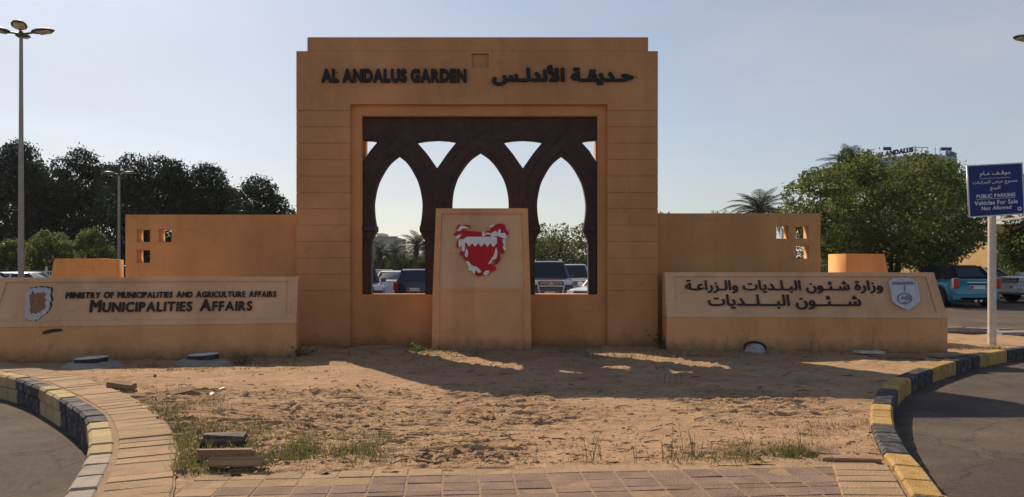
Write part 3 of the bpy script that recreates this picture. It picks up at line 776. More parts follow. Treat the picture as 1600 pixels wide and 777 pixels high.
for cx in (621, 750, 878, 683, 817):
    lo = [s(cx, 186), s(cx + 9, 198), s(cx, 211), s(cx - 9, 198)]
    link('lozenge', poly_mesh('lozenge', [lo], 0.02, 'screen', vplane(SY - 0.018)), gate)
# lettering on the lintel
write('AL ANDALUS GARDEN', gx(503), gx(729), gz(130), gz(108), 0.05, 'letter', vplane(0), gate, bold=0.058, cell=0.03, gap=0.04, space=0.26)
write('حـديقـة الأندلـس', gx(769), gx(990), gz(134.5), gz(102.5), 0.05, 'letter', vplane(0), gate, bold=0.05, cell=0.035, arab=True)
for px, py in ((994, 121), (527, 114)):
    MB().lathe([(0.012, 0), (0.012, -0.03)], 8, 'y', (gx(px), 0.001, gz(py))).obj('fixing_pin', 'letter', gate)

# ------------------------------------------------------------------ wing walls with square holes
WD = 14.85
def wing(label, x0, x1, ytop, holes):
    t = thing('wing_wall', label, 'wall', (0, WD, 0))
    q = lambda x, y: (gx(x, WD), gz(y, WD))
    lp = [(x0, GZ0), (x1, GZ0), (x1, gz(ytop, WD)), (x0, gz(ytop, WD))]
    hl = [[q(a, d), q(b, d), q(b, c), q(a, c)] for a, b, c, d in holes]
    link('wall_body', poly_mesh('wall_body', [lp] + hl, 0.27, 'wing', vplane(0)), t)
    return t
wing('long orange wing wall left of the gate with three square holes at its end', gx(196, WD), XL + 0.02, 335.5, [(213.5, 234.4, 358.4, 378.4), (248, 268, 358.4, 378.4), (213.5, 234.4, 390.7, 410.8)])
wing('brown wing wall right of the gate with three square holes showing lit jambs', XR - 0.02, gx(1282, WD), 333.5, [(1213, 1232, 353, 373), (1243.5, 1263.5, 353, 373), (1244, 1264, 384.5, 404.2)])
# low stub walls behind the signs
BD = 16.0
tb = thing('stub_wall', 'low orange stub wall with sloping left end behind the left sign', 'wall', (0, BD, 0))
lp = [(gx(60, BD), -0.3), (gx(181, BD), -0.3), (gx(181, BD), gz(406, BD)), (gx(150, BD), gz(404, BD)), (gx(88, BD), gz(404, BD)), (gx(84, BD), gz(407, BD))]
link('wall_body', poly_mesh('wall_body', [lp], 0.32, 'orange', vplane(0)), tb)
tb = thing('stub_wall', 'low orange stub wall with sloping right end behind the right sign', 'wall', (0, BD, 0))
lp = [(gx(1322, BD), -0.3), (gx(1412, BD), -0.3), (gx(1382, BD), gz(397, BD)), (gx(1322, BD), gz(396.5, BD))]
link('wall_body', poly_mesh('wall_body', [lp], 0.9, 'orange', vplane(0)), tb)

# ------------------------------------------------------------------ emblem plinth in front of the gate
PD = 14.02
pl = thing('emblem_plinth', 'tapering ochre plinth with red and white emblem in front of the arches', 'plinth', (0, PD, 0))
def pxz(px, py, y=0.0): return ((px - 800) / FPX * (PD + y), EYE - (py - HOR) / FPX * (PD + y))
LEAN = 0.12
zS = pxz(0, 455)[1]; zTp = pxz(0, 326, LEAN)[1]
wb, ws, wt = 0.915, 0.893, 0.842
cxp = pxz(752.5, 0)[0]
bk = 0.46
def ring(w, y0, z): return [(cxp - w, y0, z), (cxp + w, y0, z), (cxp + w, bk, z), (cxp - w, bk, z)]
MB().hexa(ring(wb, 0.0, -0.3), ring(ws, 0.0, zS)).obj('base', 'plinth', pl, bevel=0.008)
# lower part: centre panel set between two corner strips
for sx in (-1, 1):
    a = cxp + sx * ws; b = cxp + sx * (ws - 0.13)
    x0, x1 = min(a, b), max(a, b)
    o = sx * (wb - ws)
    MB().hexa([(x0 + o, -0.025, -0.3), (x1 + o, -0.025, -0.3), (x1 + o, 0.01, -0.3), (x0 + o, 0.01, -0.3)], [(x0, -0.025, zS - 0.003), (x1, -0.025, zS - 0.003), (x1, 0.01, zS - 0.003), (x0, 0.01, zS - 0.003)]).obj('corner_strip', 'plinth', pl, bevel=0.006)
# upper part: leaning slab with a raised rim
MB().hexa([(cxp - ws + 0.003, 0.035, zS), (cxp + ws - 0.003, 0.035, zS), (cxp + ws - 0.003, bk - 0.003, zS), (cxp - ws + 0.003, bk - 0.003, zS)],
          [(cxp - wt, LEAN + 0.035, zTp), (cxp + wt, LEAN + 0.035, zTp), (cxp + wt, bk - 0.003, zTp), (cxp - wt, bk - 0.003, zTp)]).obj('panel_slab', 'beige', pl)
lean_k = LEAN / (zTp - zS)
def lean_plane(y0): return lambda u, v, n: (u, y0 + (v - zS) * lean_k - n, v)
def side(z): return ws + (wt - ws) * (z - zS) / (zTp - zS)
rim = 0.105
zi0, zi1 = zS + 0.055, zTp - 0.095
lp = [(cxp - side(zS), zS + 0.001), (cxp + side(zS), zS + 0.001), (cxp + wt + 0.002, zTp + 0.004), (cxp - wt - 0.002, zTp + 0.004)]
li = [(cxp - side(zi0) + rim, zi0), (cxp + side(zi0) - rim, zi0), (cxp + side(zi1) - rim, zi1), (cxp - side(zi1) + rim, zi1)]
link('panel_rim', poly_mesh('panel_rim', [lp, li], 0.04, 'plinth', lean_plane(-0.002)), pl)
# the emblem, built up from thick cut pieces
em = thing('emblem', 'red and white heraldic shield with scrolled mantling on the plinth', 'emblem', (0, PD, 0))
def ez(pt):
    px, py = 700 + pt[0] / 7.77, 340 + pt[1] / 7.77
    y = 0.03 + (0.5 * (zS + zTp) - zS) * lean_k
    for _ in range(3):
        x, z = pxz(px, py, y); y = 0.03 + (z - zS) * lean_k
    return (x, z)
def cut(name, pts, th, mat, lift=0.0, smooth=True):
    lpz = [ez(p) for p in pts]
    if smooth: lpz = smooth_loop(lpz, 4)
    link(name, poly_mesh(name, [lpz], th + lift, mat, lean_plane(0.035 - th - lift), bevel=0.0), em)
cut('field', [(205, 300), (597, 300), (590, 360), (575, 430), (530, 500), (490, 565), (440, 625), (400, 650), (355, 615), (300, 570), (262, 520), (245, 450), (235, 380)], 0.05, 'red', smooth=False)
cut('serrated_band', [(185, 270), (225, 235), (590, 235), (597, 315), (548, 360), (515, 312), (480, 358), (442, 312), (405, 358), (368, 312), (330, 358), (295, 312), (260, 355), (222, 305), (205, 310)], 0.058, 'white', smooth=False)
for pts in ([(75, 205), (110, 160), (105, 120), (135, 85), (165, 105), (190, 150), (230, 160), (330, 170), (405, 180), (420, 225), (300, 240), (200, 240), (170, 260), (110, 230)],
            [(185, 100), (230, 90), (275, 110), (270, 130), (215, 120)], [(100, 350), (115, 285), (150, 280), (160, 330), (145, 375)],
            [(140, 430), (170, 410), (210, 415), (200, 455), (160, 462)], [(185, 500), (205, 460), (250, 470), (290, 560), (230, 530)],
            [(325, 690), (335, 630), (370, 645), (405, 690), (390, 715)], [(410, 690), (420, 620), (490, 560), (560, 590), (585, 610), (570, 645), (520, 660), (500, 690), (440, 700)],
            [(550, 575), (600, 560), (635, 510), (630, 455), (600, 430), (580, 500)], [(600, 240), (650, 260), (660, 370), (685, 420), (660, 440), (605, 405)],
            [(460, 175), (520, 150), (510, 120), (560, 95), (640, 75), (690, 95), (700, 140), (735, 180), (725, 215), (690, 190), (640, 200), (560, 185)],
            [(440, 235), (460, 190), (530, 190), (530, 235)]):
    cut('red_mantling', pts, 0.04, 'red')
for pts in ([(115, 160), (150, 105), (185, 105), (265, 130), (190, 135), (140, 165)], [(90, 245), (130, 215), (165, 210), (125, 255)],
            [(130, 285), (190, 265), (205, 300), (205, 400), (175, 405), (165, 340), (140, 370)], [(205, 460), (225, 385), (245, 420), (235, 480)],
            [(215, 540), (255, 535), (290, 580), (350, 600), (405, 655), (370, 670), (340, 640), (320, 690), (290, 650), (240, 640), (255, 600)],
            [(430, 685), (455, 650), (500, 645), (495, 680), (460, 702)], [(490, 565), (510, 530), (560, 450), (585, 360), (600, 440), (585, 500), (545, 510), (520, 555)],
            [(660, 290), (690, 255), (700, 330), (690, 350), (710, 375), (690, 405), (665, 360), (680, 330)], [(495, 110), (550, 92), (570, 95), (520, 125)],
            [(525, 235), (530, 190), (580, 165), (600, 190), (620, 145), (645, 155), (635, 190), (690, 190), (710, 225), (700, 255), (640, 240), (590, 225)],
            [(420, 240), (415, 195), (440, 170), (450, 200), (480, 185), (530, 200), (530, 215), (480, 205), (455, 215)]):
    cut('white_scroll', pts, 0.052, 'white')

# ------------------------------------------------------------------ low name signs either side
def name_sign(label, A, B, zb, zt, lean, flipped):
    """A, B: plan points of the foot of the front face, seen left to right"""
    L = (B - A).length; rz = math.atan2(B.y - A.y, B.x - A.x)
    t = thing('name_sign', label, 'sign', (A.x, A.y, 0), rz)
    bk = 0.62
    ins = 0.04
    bx('base', 'signbase', 0, L, 0, bk, -0.35, zb, t, bevel=0.012)
    e0, e1 = (0.10, 0.0) if not flipped else (0.0, 0.10)
    MB().hexa([(ins * 0, 0.022, zb), (L, 0.022, zb), (L, bk - 0.004, zb), (0, bk - 0.004, zb)],
              [(e0, lean + 0.022, zt - 0.004), (L - e1, lean + 0.022, zt - 0.004), (L - e1, bk - 0.004, zt - 0.004), (e0, bk - 0.004, zt - 0.004)]).obj('slab', 'beige', t)
    k = lean / (zt - zb)
    fr = 0.16
    zi0, zi1 = zb + 0.085, zt - 0.075
    q = lambda v, sgn: (e0 if sgn < 0 else e1) * (v - zb) / (zt - zb)
    lp = [(0, zb + 0.001), (L, zb + 0.001), (L - e1, zt), (e0, zt)]
    li = [(q(zi0, -1) + fr, zi0), (L - q(zi0, 1) - fr, zi0), (L - q(zi1, 1) - fr, zi1), (q(zi1, -1) + fr, zi1)]
    pf = lambda y0: (lambda u, v, n: (u, y0 + (v - zb) * k - n, v))
    link('rim', poly_mesh('rim', [lp, li], 0.03, 'beige', pf(-0.004)), t)
    # photo pixel -> place on the leaning panel
    def on(px, py):
        c, s_ = math.cos(rz), math.sin(rz)
        dx, dy, dz = (px - 800) / FPX, 1.0, -(py - HOR) / FPX
        # plane: local y - k*(z - zb) = 0.022 ; local y = -(X-Ax)*s + (Y-Ay)*c
        den = -dx * s_ + dy * c - k * dz
        num = 0.022 - (A.x * s_ - A.y * c) + k * (EYE - zb)
        tt = num / den
        X, Y, Z = dx * tt, dy * tt, EYE + dz * tt
        return ((X - A.x) * c + (Y - A.y) * s_, Z)
    return t, pf(0.022), on
A, B = Vector((gx(-30, 12.2), 12.2)), Vector((gx(463, 13.1), 13.1))
ls, lpf, lon = name_sign('long beige and orange name sign lettered in English left of the gate', A, B, 0.565, 1.355, 0.30, False)
def put(on, pf, par, body, x0, x1, y0, y1, **k):
    (ua, va), (ub, vb) = on(x0, y1), on(x1, y0)
    (uc, vc), (ud, vd) = on(x0, y0), on(x1, y1)
    write(body, ua, ub, (va + vd) / 2, (vb + vc) / 2, 0.028, 'letter2', pf, par, **k)
put(lon, lpf, ls, 'MINISTRY OF MUNICIPALITIES AND AGRICULTURE AFFAIRS', 103, 432, 455, 465.5, bold=0.035, cell=0.05, small=0.93, space=0.42, gap=0.09)
put(lon, lpf, ls, 'MUNICIPALITIES AFFAIRS', 140, 395, 467.5, 487, bold=0.034, cell=0.045, small=0.80, space=0.42, gap=0.08)
Z = 9.7125
def sp(on, pts, ox, oy, sc): return [on(ox + x / sc, oy + y / sc) for x, y in pts]
ring_o = [(190, 540), (185, 420), (205, 320), (200, 200), (240, 120), (330, 100), (450, 95), (580, 100), (570, 180), (585, 300), (560, 420), (500, 490), (420, 560), (330, 600), (250, 580)]
ring_i = [(275, 490), (265, 350), (255, 200), (290, 170), (330, 150), (350, 195), (375, 165), (430, 160), (520, 175), (490, 240), (520, 290), (485, 330), (500, 400), (420, 470), (330, 500)]
def ragged(pts, amp, sd):
    rq = random.Random(sd); out = []
    for i, a in enumerate(pts):
        b = pts[(i + 1) % len(pts)]
        for k in range(3):
            t_ = k / 3; out.append((a[0] + (b[0] - a[0]) * t_ + rq.uniform(-amp, amp), a[1] + (b[1] - a[1]) * t_ + rq.uniform(-amp, amp)))
    return out
ring_o = ragged(ring_o, 13, 1); ring_i = ragged(ring_i, 15, 2)
shadow = [(x + 26, y - 16) for x, y in ring_o]  # dark offset copy of the outline: crest's shadow painted in, along with glue
link('shadow_glue_edge', poly_mesh('shadow_glue_edge', [smooth_loop(sp(lon, shadow, 20, 440, Z), 3)], 0.006, 'crack_and_shadow', lambda u, v, n: lpf(u, v, n + 0.006)), ls)
link('bare_patch', poly_mesh('bare_patch', [sp(lon, ring_o, 20, 440, Z)], 0.010, 'brickpatch', lambda u, v, n: lpf(u, v, n + 0.010)), ls)
link('crest_remains', poly_mesh('crest_remains', [sp(lon, ring_o, 20, 440, Z), sp(lon, ring_i, 20, 440, Z)], 0.026, 'adhesive', lambda u, v, n: lpf(u, v, n + 0.026)), ls)
# knocked-off render on the base
(u, v), c = lon(80, 521), 0
chip = smooth_loop([(u - 0.14, -0.0), (u - 0.05, 0.045), (u + 0.13, 0.06), (u + 0.16, 0.02), (u + 0.02, 0.0), (u - 0.10, -0.03)], 3)
link('render_chip', poly_mesh('render_chip', [[(a, 0.47 + b) for a, b in chip]], 0.02, 'crack_and_shadow', lambda a, b, n: (a, -0.003 - n - 0.0, b) if False else (a, 0.017 - n - 0.02, b)), ls)

A, B = Vector((gx(1042, 13.9), 13.9)), Vector((gx(1481, 13.6), 13.6))
rs, rpf, ron = name_sign('long beige and orange name sign lettered in Arabic right of the gate', A, B, 0.615, 1.425, 0.30, True)
put(ron, rpf, rs, 'وزارة شـئـون البـلـديات والـزراعـة', 1071, 1377, 437.5, 458.5, bold=0.022, cell=0.05, arab=True)
put(ron, rpf, rs, 'شـــئــون البـــلــديات', 1107, 1343, 460, 483.5, bold=0.022, cell=0.045, arab=True)
Z = 9.717
cro = [(262, 185), (300, 180), (310, 150), (460, 135), (620, 150), (640, 185), (690, 190), (705, 330), (735, 440), (720, 500), (640, 580), (545, 625), (460, 590), (370, 540), (320, 490), (300, 370)]
cm = (490, 370)
def inset(pts, k, c=cm): return [(c[0] + (x - c[0]) * k, c[1] + (y - c[1]) * k) for x, y in pts]
cr = thing('crest_plaque', 'grey metal shield crest fixed at the right end of the Arabic sign', 'plaque', tuple(rs.location), rs.rotation_euler.z)
link('plate', poly_mesh('plate', [sp(ron, cro, 1360, 420, Z)], 0.045, 'silver', lambda u, v, n: rpf(u, v, n + 0.045)), cr)
link('rim', poly_mesh('rim', [sp(ron, cro, 1360, 420, Z), sp(ron, inset(cro, 0.88), 1360, 420, Z)], 0.012, 'silver', lambda u, v, n: rpf(u, v, n + 0.057)), cr)
link('banner', poly_mesh('banner', [sp(ron, [(310, 200), (630, 195), (640, 235), (320, 245)], 1360, 420, Z)], 0.010, 'crestdark', lambda u, v, n: rpf(u, v, n + 0.055)), cr)
ci = [(500 + 115 * math.cos(a * 0.3142), 450 + 90 * math.sin(a * 0.3142)) for a in range(20)]
link('wreath', poly_mesh('wreath', [sp(ron, ci, 1360, 420, Z), sp(ron, inset(ci, 0.8, (500, 450)), 1360, 420, Z)], 0.010, 'crestdark', lambda u, v, n: rpf(u, v, n + 0.055)), cr)
for pts in ([(440, 470), (470, 400), (500, 440), (530, 395), (570, 420), (600, 470), (540, 480), (500, 460)], [(470, 500), (530, 495), (520, 520), (480, 520)], [(490, 250), (512, 250), (510, 350), (492, 350)]):
    link('relief', poly_mesh('relief', [sp(ron, pts, 1360, 420, Z)], 0.010, 'crestdark', lambda u, v, n: rpf(u, v, n + 0.055)), cr)

# ------------------------------------------------------------------ things lying on the soil
def sz(x, y): return soil_z(x, y)
def rough_block(name, label, cat, pos, size, rz, mat, tilt=(0, 0), group=None, bev=0.012, sink=0.01, seed=0):
    rr = random.Random(seed)
    w, d, h = size
    m = MB().box(-w / 2, w / 2, -d / 2, d / 2, 0, h)
    me = m.mesh(name, mat)
    bm = bmesh.new(); bm.from_mesh(me)
    bmesh.ops.bevel(bm, geom=list(bm.edges), offset=bev, segments=2, affect='EDGES', clamp_overlap=True)
    for v in bm.verts:
        v.co += Vector((rr.uniform(-1, 1), rr.uniform(-1, 1), rr.uniform(-1, 1))) * bev * 0.35
    bm.to_mesh(me); bm.free()
    o = link(name, me); o.location = (pos.x, pos.y, sz(pos.x, pos.y) - sink); o.rotation_euler = (tilt[0], tilt[1], rz)
    return tag(o, label, cat, group)
rough_block('loose_brick', 'brown loose brick tipped up on the soil near the left pavers', 'brick', G(190, 609), (0.36, 0.13, 0.075), R(-12), 'brick', (R(8), R(6)), seed=1)
rough_block('loose_brick', 'brown loose brick propped on its edge right of another, near the left grass', 'brick', G(285, 618), (0.27, 0.16, 0.09), R(28), 'brick', (R(16), R(-10)), seed=2)
rough_block('concrete_slab', 'rounded grey concrete lump lying in the grass', 'slab', G(350, 694), (0.40, 0.26, 0.085), R(8), 'conc_dark', (R(-4), R(2)), bev=0.035, sink=0.0, seed=3)
rough_block('kerb_block', 'fallen beige kerb block lying lowest beside the pavement', 'block', G(371, 735), (0.44, 0.15, 0.075), R(3), 'paver_sand', (R(-12), 0), bev=0.02, sink=0.0, seed=4)
rough_block('kerb_block', 'brown kerb block behind the beige block at the pavement edge', 'block', G(352, 724), (0.44, 0.09, 0.085), R(6), 'brick', (R(-6), 0), bev=0.012, sink=0.005, seed=5)
rough_block('plank', 'thin brown plank lying at the corner of the right pavers', 'plank', G(1327, 719), (0.46, 0.12, 0.05), R(-2), 'brick', (0, R(1)), bev=0.008, seed=6)
rough_block('broken_slab', 'broken brown slab half buried near the right kerb foot', 'slab', G(1285, 708), (0.26, 0.16, 0.05), R(-14), 'brick', (R(6), R(4)), seed=7)
rough_block('wood_strip', 'thin dark strip of wood lying across the bare sand', 'strip', G(1118, 634), (0.44, 0.05, 0.025), R(-3), 'bark', (0, R(1)), bev=0.005, sink=0.0, seed=8)
rough_block('stone_tile', 'pale flat tile lying against the foot of the Arabic sign', 'tile', G(1358, 554), (0.44, 0.28, 0.045), R(2), 'post_white', (R(-3), R(1)), bev=0.006, sink=-0.02, seed=9)
rough_block('stone_slab', 'flat sandy slab on the ground beside the right end of the Arabic sign', 'slab', G(1478, 556), (0.75, 0.4, 0.05), R(14), 'paver_sand', (R(-2), R(1)), bev=0.008, sink=0.0, seed=10)
rough_block('stone_slab', 'flat sandy slab between the tile and the striped kerb', 'slab', G(1400, 560), (0.8, 0.35, 0.05), R(-10), 'brick', (R(-3), R(-1)), bev=0.012, sink=0.01, seed=11)
for i, (px, w) in enumerate(((1489, 0.5), (1513, 0.55), (1536, 0.42), (1566, 0.35))):
    rough_block('edge_stone', ['broken edging stone next to the right end of the Arabic sign', 'longest broken edging stone left of the blue sign post', 'edging stone just left of the blue sign post', 'edging stone just right of the blue sign post'][i], 'stone', G(px, 521), (w, 0.25, 0.12), R(random.uniform(-6, 6)), 'conc', (0, R(random.uniform(-3, 3))), 'broken edging stones along the far road', 0.02, 0.0, 20 + i)
rough_block('stone_slab', 'long low slab right of the blue sign post at the road edge', 'slab', G(1590, 524), (1.1, 0.5, 0.07), R(5), 'conc', (0, 0), None, 0.012, 0.0, 31)
# white litter scraps
for i, (px, py) in enumerate(((346, 611), (331, 618), (228, 640), (505, 676))):
    p = G(px, py); m = MB()
    m.add([(-.03, -.02, 0), (.035, -.015, .012), (.03, .02, .02), (-.02, .025, .006), (-.03, -.02, .003), (.035, -.015, .015), (.03, .02, .023), (-.02, .025, .009)], [(3, 2, 1, 0), (4, 5, 6, 7), (0, 1, 5, 4), (1, 2, 6, 5), (2, 3, 7, 6), (3, 0, 4, 7)])
    o = m.obj('litter_scrap', 'white'); o.location = (p.x, p.y, sz(p.x, p.y) + 0.012); o.rotation_euler = (0, 0, i * 1.3)
    tag(o, ['white scrap of litter right of the propped brick', 'white scrap of litter just below another scrap by the bricks', 'white scrap in the dry grass beside the pavers', 'tiny white scrap in the grass right of the concrete lump'][i], 'litter', 'white litter scraps')
# ground floodlight pits along the English sign
def floodlight(label, p, rz, seed):
    rr = random.Random(seed)
    t = thing('ground_light', label, 'light fixture', (p.x, p.y, sz(p.x, p.y)), rz, 'sunken ground lights')
    m = MB().lathe([(0.46, -0.05), (0.44, 0.02), (0.36, 0.075), (0.28, 0.095), (0.25, 0.09), (0.25, 0.02)], 22)
    m.v = [(x * (1 + 0.10 * rr.uniform(-1, 1)), y * 0.75, z + 0.012 * rr.uniform(-1, 1)) for x, y, z in m.v]
    m.obj('concrete_collar', 'conc', t, smooth=True)
    m = MB().lathe([(0.235, 0.02), (0.235, 0.15), (0.2, 0.152), (0.001, 0.152)], 22); m.v = [(x, y * 0.75, z + 0.06 * x) for x, y, z in m.v]
    m.obj('housing', 'trim', t, smooth=True)
    m = MB().lathe([(0.24, 0.153), (0.245, 0.162), (0.22, 0.17), (0.001, 0.172)], 22); m.v = [(x, y * 0.75, z + 0.06 * x) for x, y, z in m.v]
    m.obj('lid', 'silver', t, smooth=True)
    return t
floodlight('round metal ground light in grey concrete collar, left of the two', G(143, 573), R(8), 1)
floodlight('round metal ground light in grey concrete collar, right of the two', G(318, 568), R(-5), 2)
# cracked fixture with plastic in front of the Arabic sign
p = G(1181, 553)
t = thing('broken_light', 'broken ground light ring stuffed with grey plastic before the Arabic sign', 'light fixture', (p.x, p.y, sz(p.x, p.y)))
MB().tube([(0.19 * math.cos(a * 0.3142), 0.05 + 0.05 * math.sin(a * 0.3142), 0.09 + 0.10 * math.sin(a * 0.3142)) for a in range(21)], 0.022, 8).obj('ring', 'trim', t, smooth=True)
m = MB().lathe([(0.16, -0.02), (0.19, 0.04), (0.15, 0.10), (0.07, 0.15), (0.0, 0.16)], 18)
m.v = [(x * (1 + 0.25 * noise.noise((x * 9, y * 9, z * 9))), y * 0.7, z * (1 + 0.4 * noise.noise((x * 12, y * 12, 2)))) for x, y, z in m.v]
m.obj('plastic_wad', 'tarp', t)

# ------------------------------------------------------------------ grass, weeds and clods (uncountable ground cover)
def blades(name, spots, mat, hmin, hmax, wid, lean=0.6, seed=1, seg=2):
    rr = random.Random(seed); v = []; f = []
    for x, y, k in spots:
        h = rr.uniform(hmin, hmax) * k; a = rr.uniform(0, 2 * math.pi); la = rr.uniform(0.1, lean) * h
        w = wid * rr.uniform(0.6, 1.3); z0 = sz(x, y) - 0.006
        cx, cy = math.cos(a), math.sin(a); b = rr.uniform(0, math.pi); wx, wy = math.cos(b) * w, math.sin(b) * w
        o = len(v)
        for q in range(seg + 1):
            t = q / seg; ww = 1 - t * 0.85
            px, py, pz = x + cx * la * t * t, y + cy * la * t * t, z0 + h * (t - 0.25 * t * t * (la / h))
            v += [(px - wx * ww, py - wy * ww, pz), (px + wx * ww, py + wy * ww, pz)]
        f += [(o + 2 * q, o + 2 * q + 1, o + 2 * q + 3, o + 2 * q + 2) for q in range(seg)]
    me = bpy.data.meshes.new(name); me.from_pydata(v, [], f); me.materials.append(M[mat]); return link(name, me)
def patch(px0, px1, py0, py1, n, k=1.0, clump=0.12, rr=random.Random(3)):
    """tufts in the area that this part of the photo shows"""
    out = []
    while len(out) < n:
        e = rr.uniform(-1, 1)
        p = G((px0 + px1) / 2 + (px1 - px0) * .56 * e, min(max((py0 + py1) / 2 + rr.gauss(0, (py1 - py0) * .36), 546), 740))
        m = rr.randint(4, 14)
        kk = k * rr.uniform(0.5, 1.2)
        for _ in range(m):
            q = (p.x + rr.gauss(0, clump * 0.5), p.y + rr.gauss(0, clump * 0.5), kk)
            if noise.noise((q[0] * 2.6, q[1] * 3.4, 14.0)) > rr.uniform(-.35, .2) and inside(ISL, np.array([q[0]]), np.array([q[1]]))[0]: out.append(q)
    return out
green = patch(270, 345, 680, 737, 900, 1.25) + patch(375, 480, 682, 724, 1150, 0.75) + patch(470, 605, 684, 720, 850, 0.62) + patch(225, 340, 622, 660, 500, .6) + patch(330, 470, 655, 690, 300, .5) + patch(535, 595, 688, 712, 300, 1.0) \
    + patch(375, 420, 662, 690, 130, 0.9) + patch(1085, 1285, 706, 722, 800, 0.7) + patch(1180, 1270, 700, 716, 260, 1.0) + patch(640, 760, 548, 560, 500, 0.9) \
    + patch(560, 1040, 547, 556, 900, 0.8) + patch(880, 1040, 548, 562, 500, 0.9) + patch(330, 470, 562, 573, 420, 0.9) + patch(190, 330, 572, 580, 300, 0.7) \
    + patch(1045, 1150, 551, 560, 300, 0.9) + patch(230, 330, 622, 650, 240, 0.5) + patch(1120, 1160, 655, 672, 60, 0.5) + patch(630, 660, 712, 728, 60, 0.7)
green += patch(222, 330, 622, 668, 1500, .42) + patch(268, 420, 668, 735, 1500, .5) + patch(400, 600, 668, 725, 900, .4)
green += patch(1495, 1560, 522, 532, 300, 1.0)
struct(blades('grass', green, 'grass', 0.035, 0.13, 0.0042, 0.9, 4, 3), 'stuff')
dry = patch(215, 345, 622, 690, 1700, 0.6) + patch(265, 420, 680, 725, 500, 0.7) + patch(400, 620, 640, 700, 500, 0.4) + patch(760, 1010, 690, 722, 260, 0.5) \
    + patch(1150, 1340, 640, 700, 600, 0.45) + patch(1060, 1290, 695, 722, 500, 0.7) + patch(1270, 1350, 655, 672, 300, 0.5) + patch(470, 1040, 547, 575, 900, 0.7) \
    + patch(1050, 1470, 551, 566, 500, 0.8) + patch(20, 470, 566, 580, 500, 0.7) + patch(500, 1340, 580, 700, 500, 0.4)
struct(blades('dry_grass', dry, 'dryweed', 0.03, 0.13, 0.003, 1.3, 5, 2), 'stuff')
# dead stalks
rr = random.Random(12); m = MB()
for px, py, h in [(1075, 712, .22), (1085, 716, .20), (1168, 716, .26), (1255, 700, .24), (925, 720, .16), (935, 718, .2), (1000, 722, .2), (1045, 720, .22), (1158, 552, .45), (1172, 552, .4), (1262, 552, .5), (1275, 553, .42),
                  (1362, 554, .5), (1375, 555, .4), (1130, 551, .35), (505, 548, .3), (640, 546, .3), (912, 548, .3), (985, 548, .35), (1040, 598, .16), (1052, 600, .14), (965, 596, .12), (820, 596, .16), (330, 575, .3), (360, 573, .25), (1220, 554, .3), (1315, 556, .28)]:
    p = G(px, py); z0 = sz(p.x, p.y)
    for _ in range(rr.randint(2, 4)):
        a = rr.uniform(-0.35, 0.35); b = rr.uniform(-.3, .3); x, y = p.x + rr.gauss(0, .05), p.y + rr.gauss(0, .04); hh = h * rr.uniform(.6, 1.1)
        pts = [(x, y, z0 - .01), (x + a * hh * .4, y + b * hh * .3, z0 + hh * .55), (x + a * hh, y + b * hh, z0 + hh)]
        m.tube(pts, [.0024, .0018, .001], 4, False)
        for _ in range(3):
            t = rr.uniform(.4, .95); c = Vector(pts[0]).lerp(Vector(pts[2]), t); e = c + Vector((rr.uniform(-.3, .3), rr.uniform(-.2, .2), rr.uniform(.1, .3))) * hh * .5
            m.tube([c, e], [.0013, .0007], 3, False)
struct(m.obj('dead_stalks', 'dryweed'), 'stuff')
# clods and pebbles
rr = random.Random(5); m = MB()
for _ in range(1500):
    px, py = rr.uniform(240, 1400), 560 + 165 * rr.random() ** 0.7
    p = G(px, py)
    if not inside(ISL, np.array([p.x]), np.array([p.y]))[0]: continue
    r0 = rr.choice([.006, .008, .01, .014, .02]) * rr.uniform(.6, 1.2); z0 = sz(p.x, p.y)
    o = [(1, 0, .1), (-1, .1, 0), (0, 1, .05), (.1, -1, 0), (0, 0, .8), (0, 0, -.6)]
    o = [(p.x + r0 * 1.4 * a * rr.uniform(.7, 1.3), p.y + r0 * b * rr.uniform(.7, 1.3), z0 + r0 * c) for a, b, c in o]
    m.add(o, [(0, 2, 4), (2, 1, 4), (1, 3, 4), (3, 0, 4), (2, 0, 5), (1, 2, 5), (3, 1, 5), (0, 3, 5)])
struct(m.obj('soil_clods', 'soil'), 'stuff')
# fallen twigs and leaf flakes
rr = random.Random(9); m = MB()
def in_isl(x, y): return inside(ISL, np.array([x]), np.array([y]))[0]
for _ in range(900):
    if rr.random() < .5: px, py = rr.uniform(240, 800), rr.uniform(600, 728)
    else: px, py = rr.uniform(380, 1380), 556 + 170 * rr.random()
    p = G(px, py)
    if not in_isl(p.x, p.y): continue
    L_ = rr.choice([.03, .04, .06, .09, .14]) * rr.uniform(.7, 1.3); a = rr.gauss(0, .5); c, s_ = math.cos(a) * L_ / 2, math.sin(a) * L_ / 2
    za, zb = sz(p.x - c, p.y - s_), sz(p.x + c, p.y + s_); w = rr.uniform(.002, .006)
    mid = (p.x + rr.gauss(0, .006), p.y + rr.gauss(0, .006), max(sz(p.x, p.y), (za + zb) / 2) + w + rr.uniform(0, .012))
    m.tube([(p.x - c, p.y - s_, za + w * .6), mid, (p.x + c, p.y + s_, zb + w * .6)], [w, w * .9, w * .5], 4, False)
struct(m.obj('twigs', 'bark'), 'stuff')
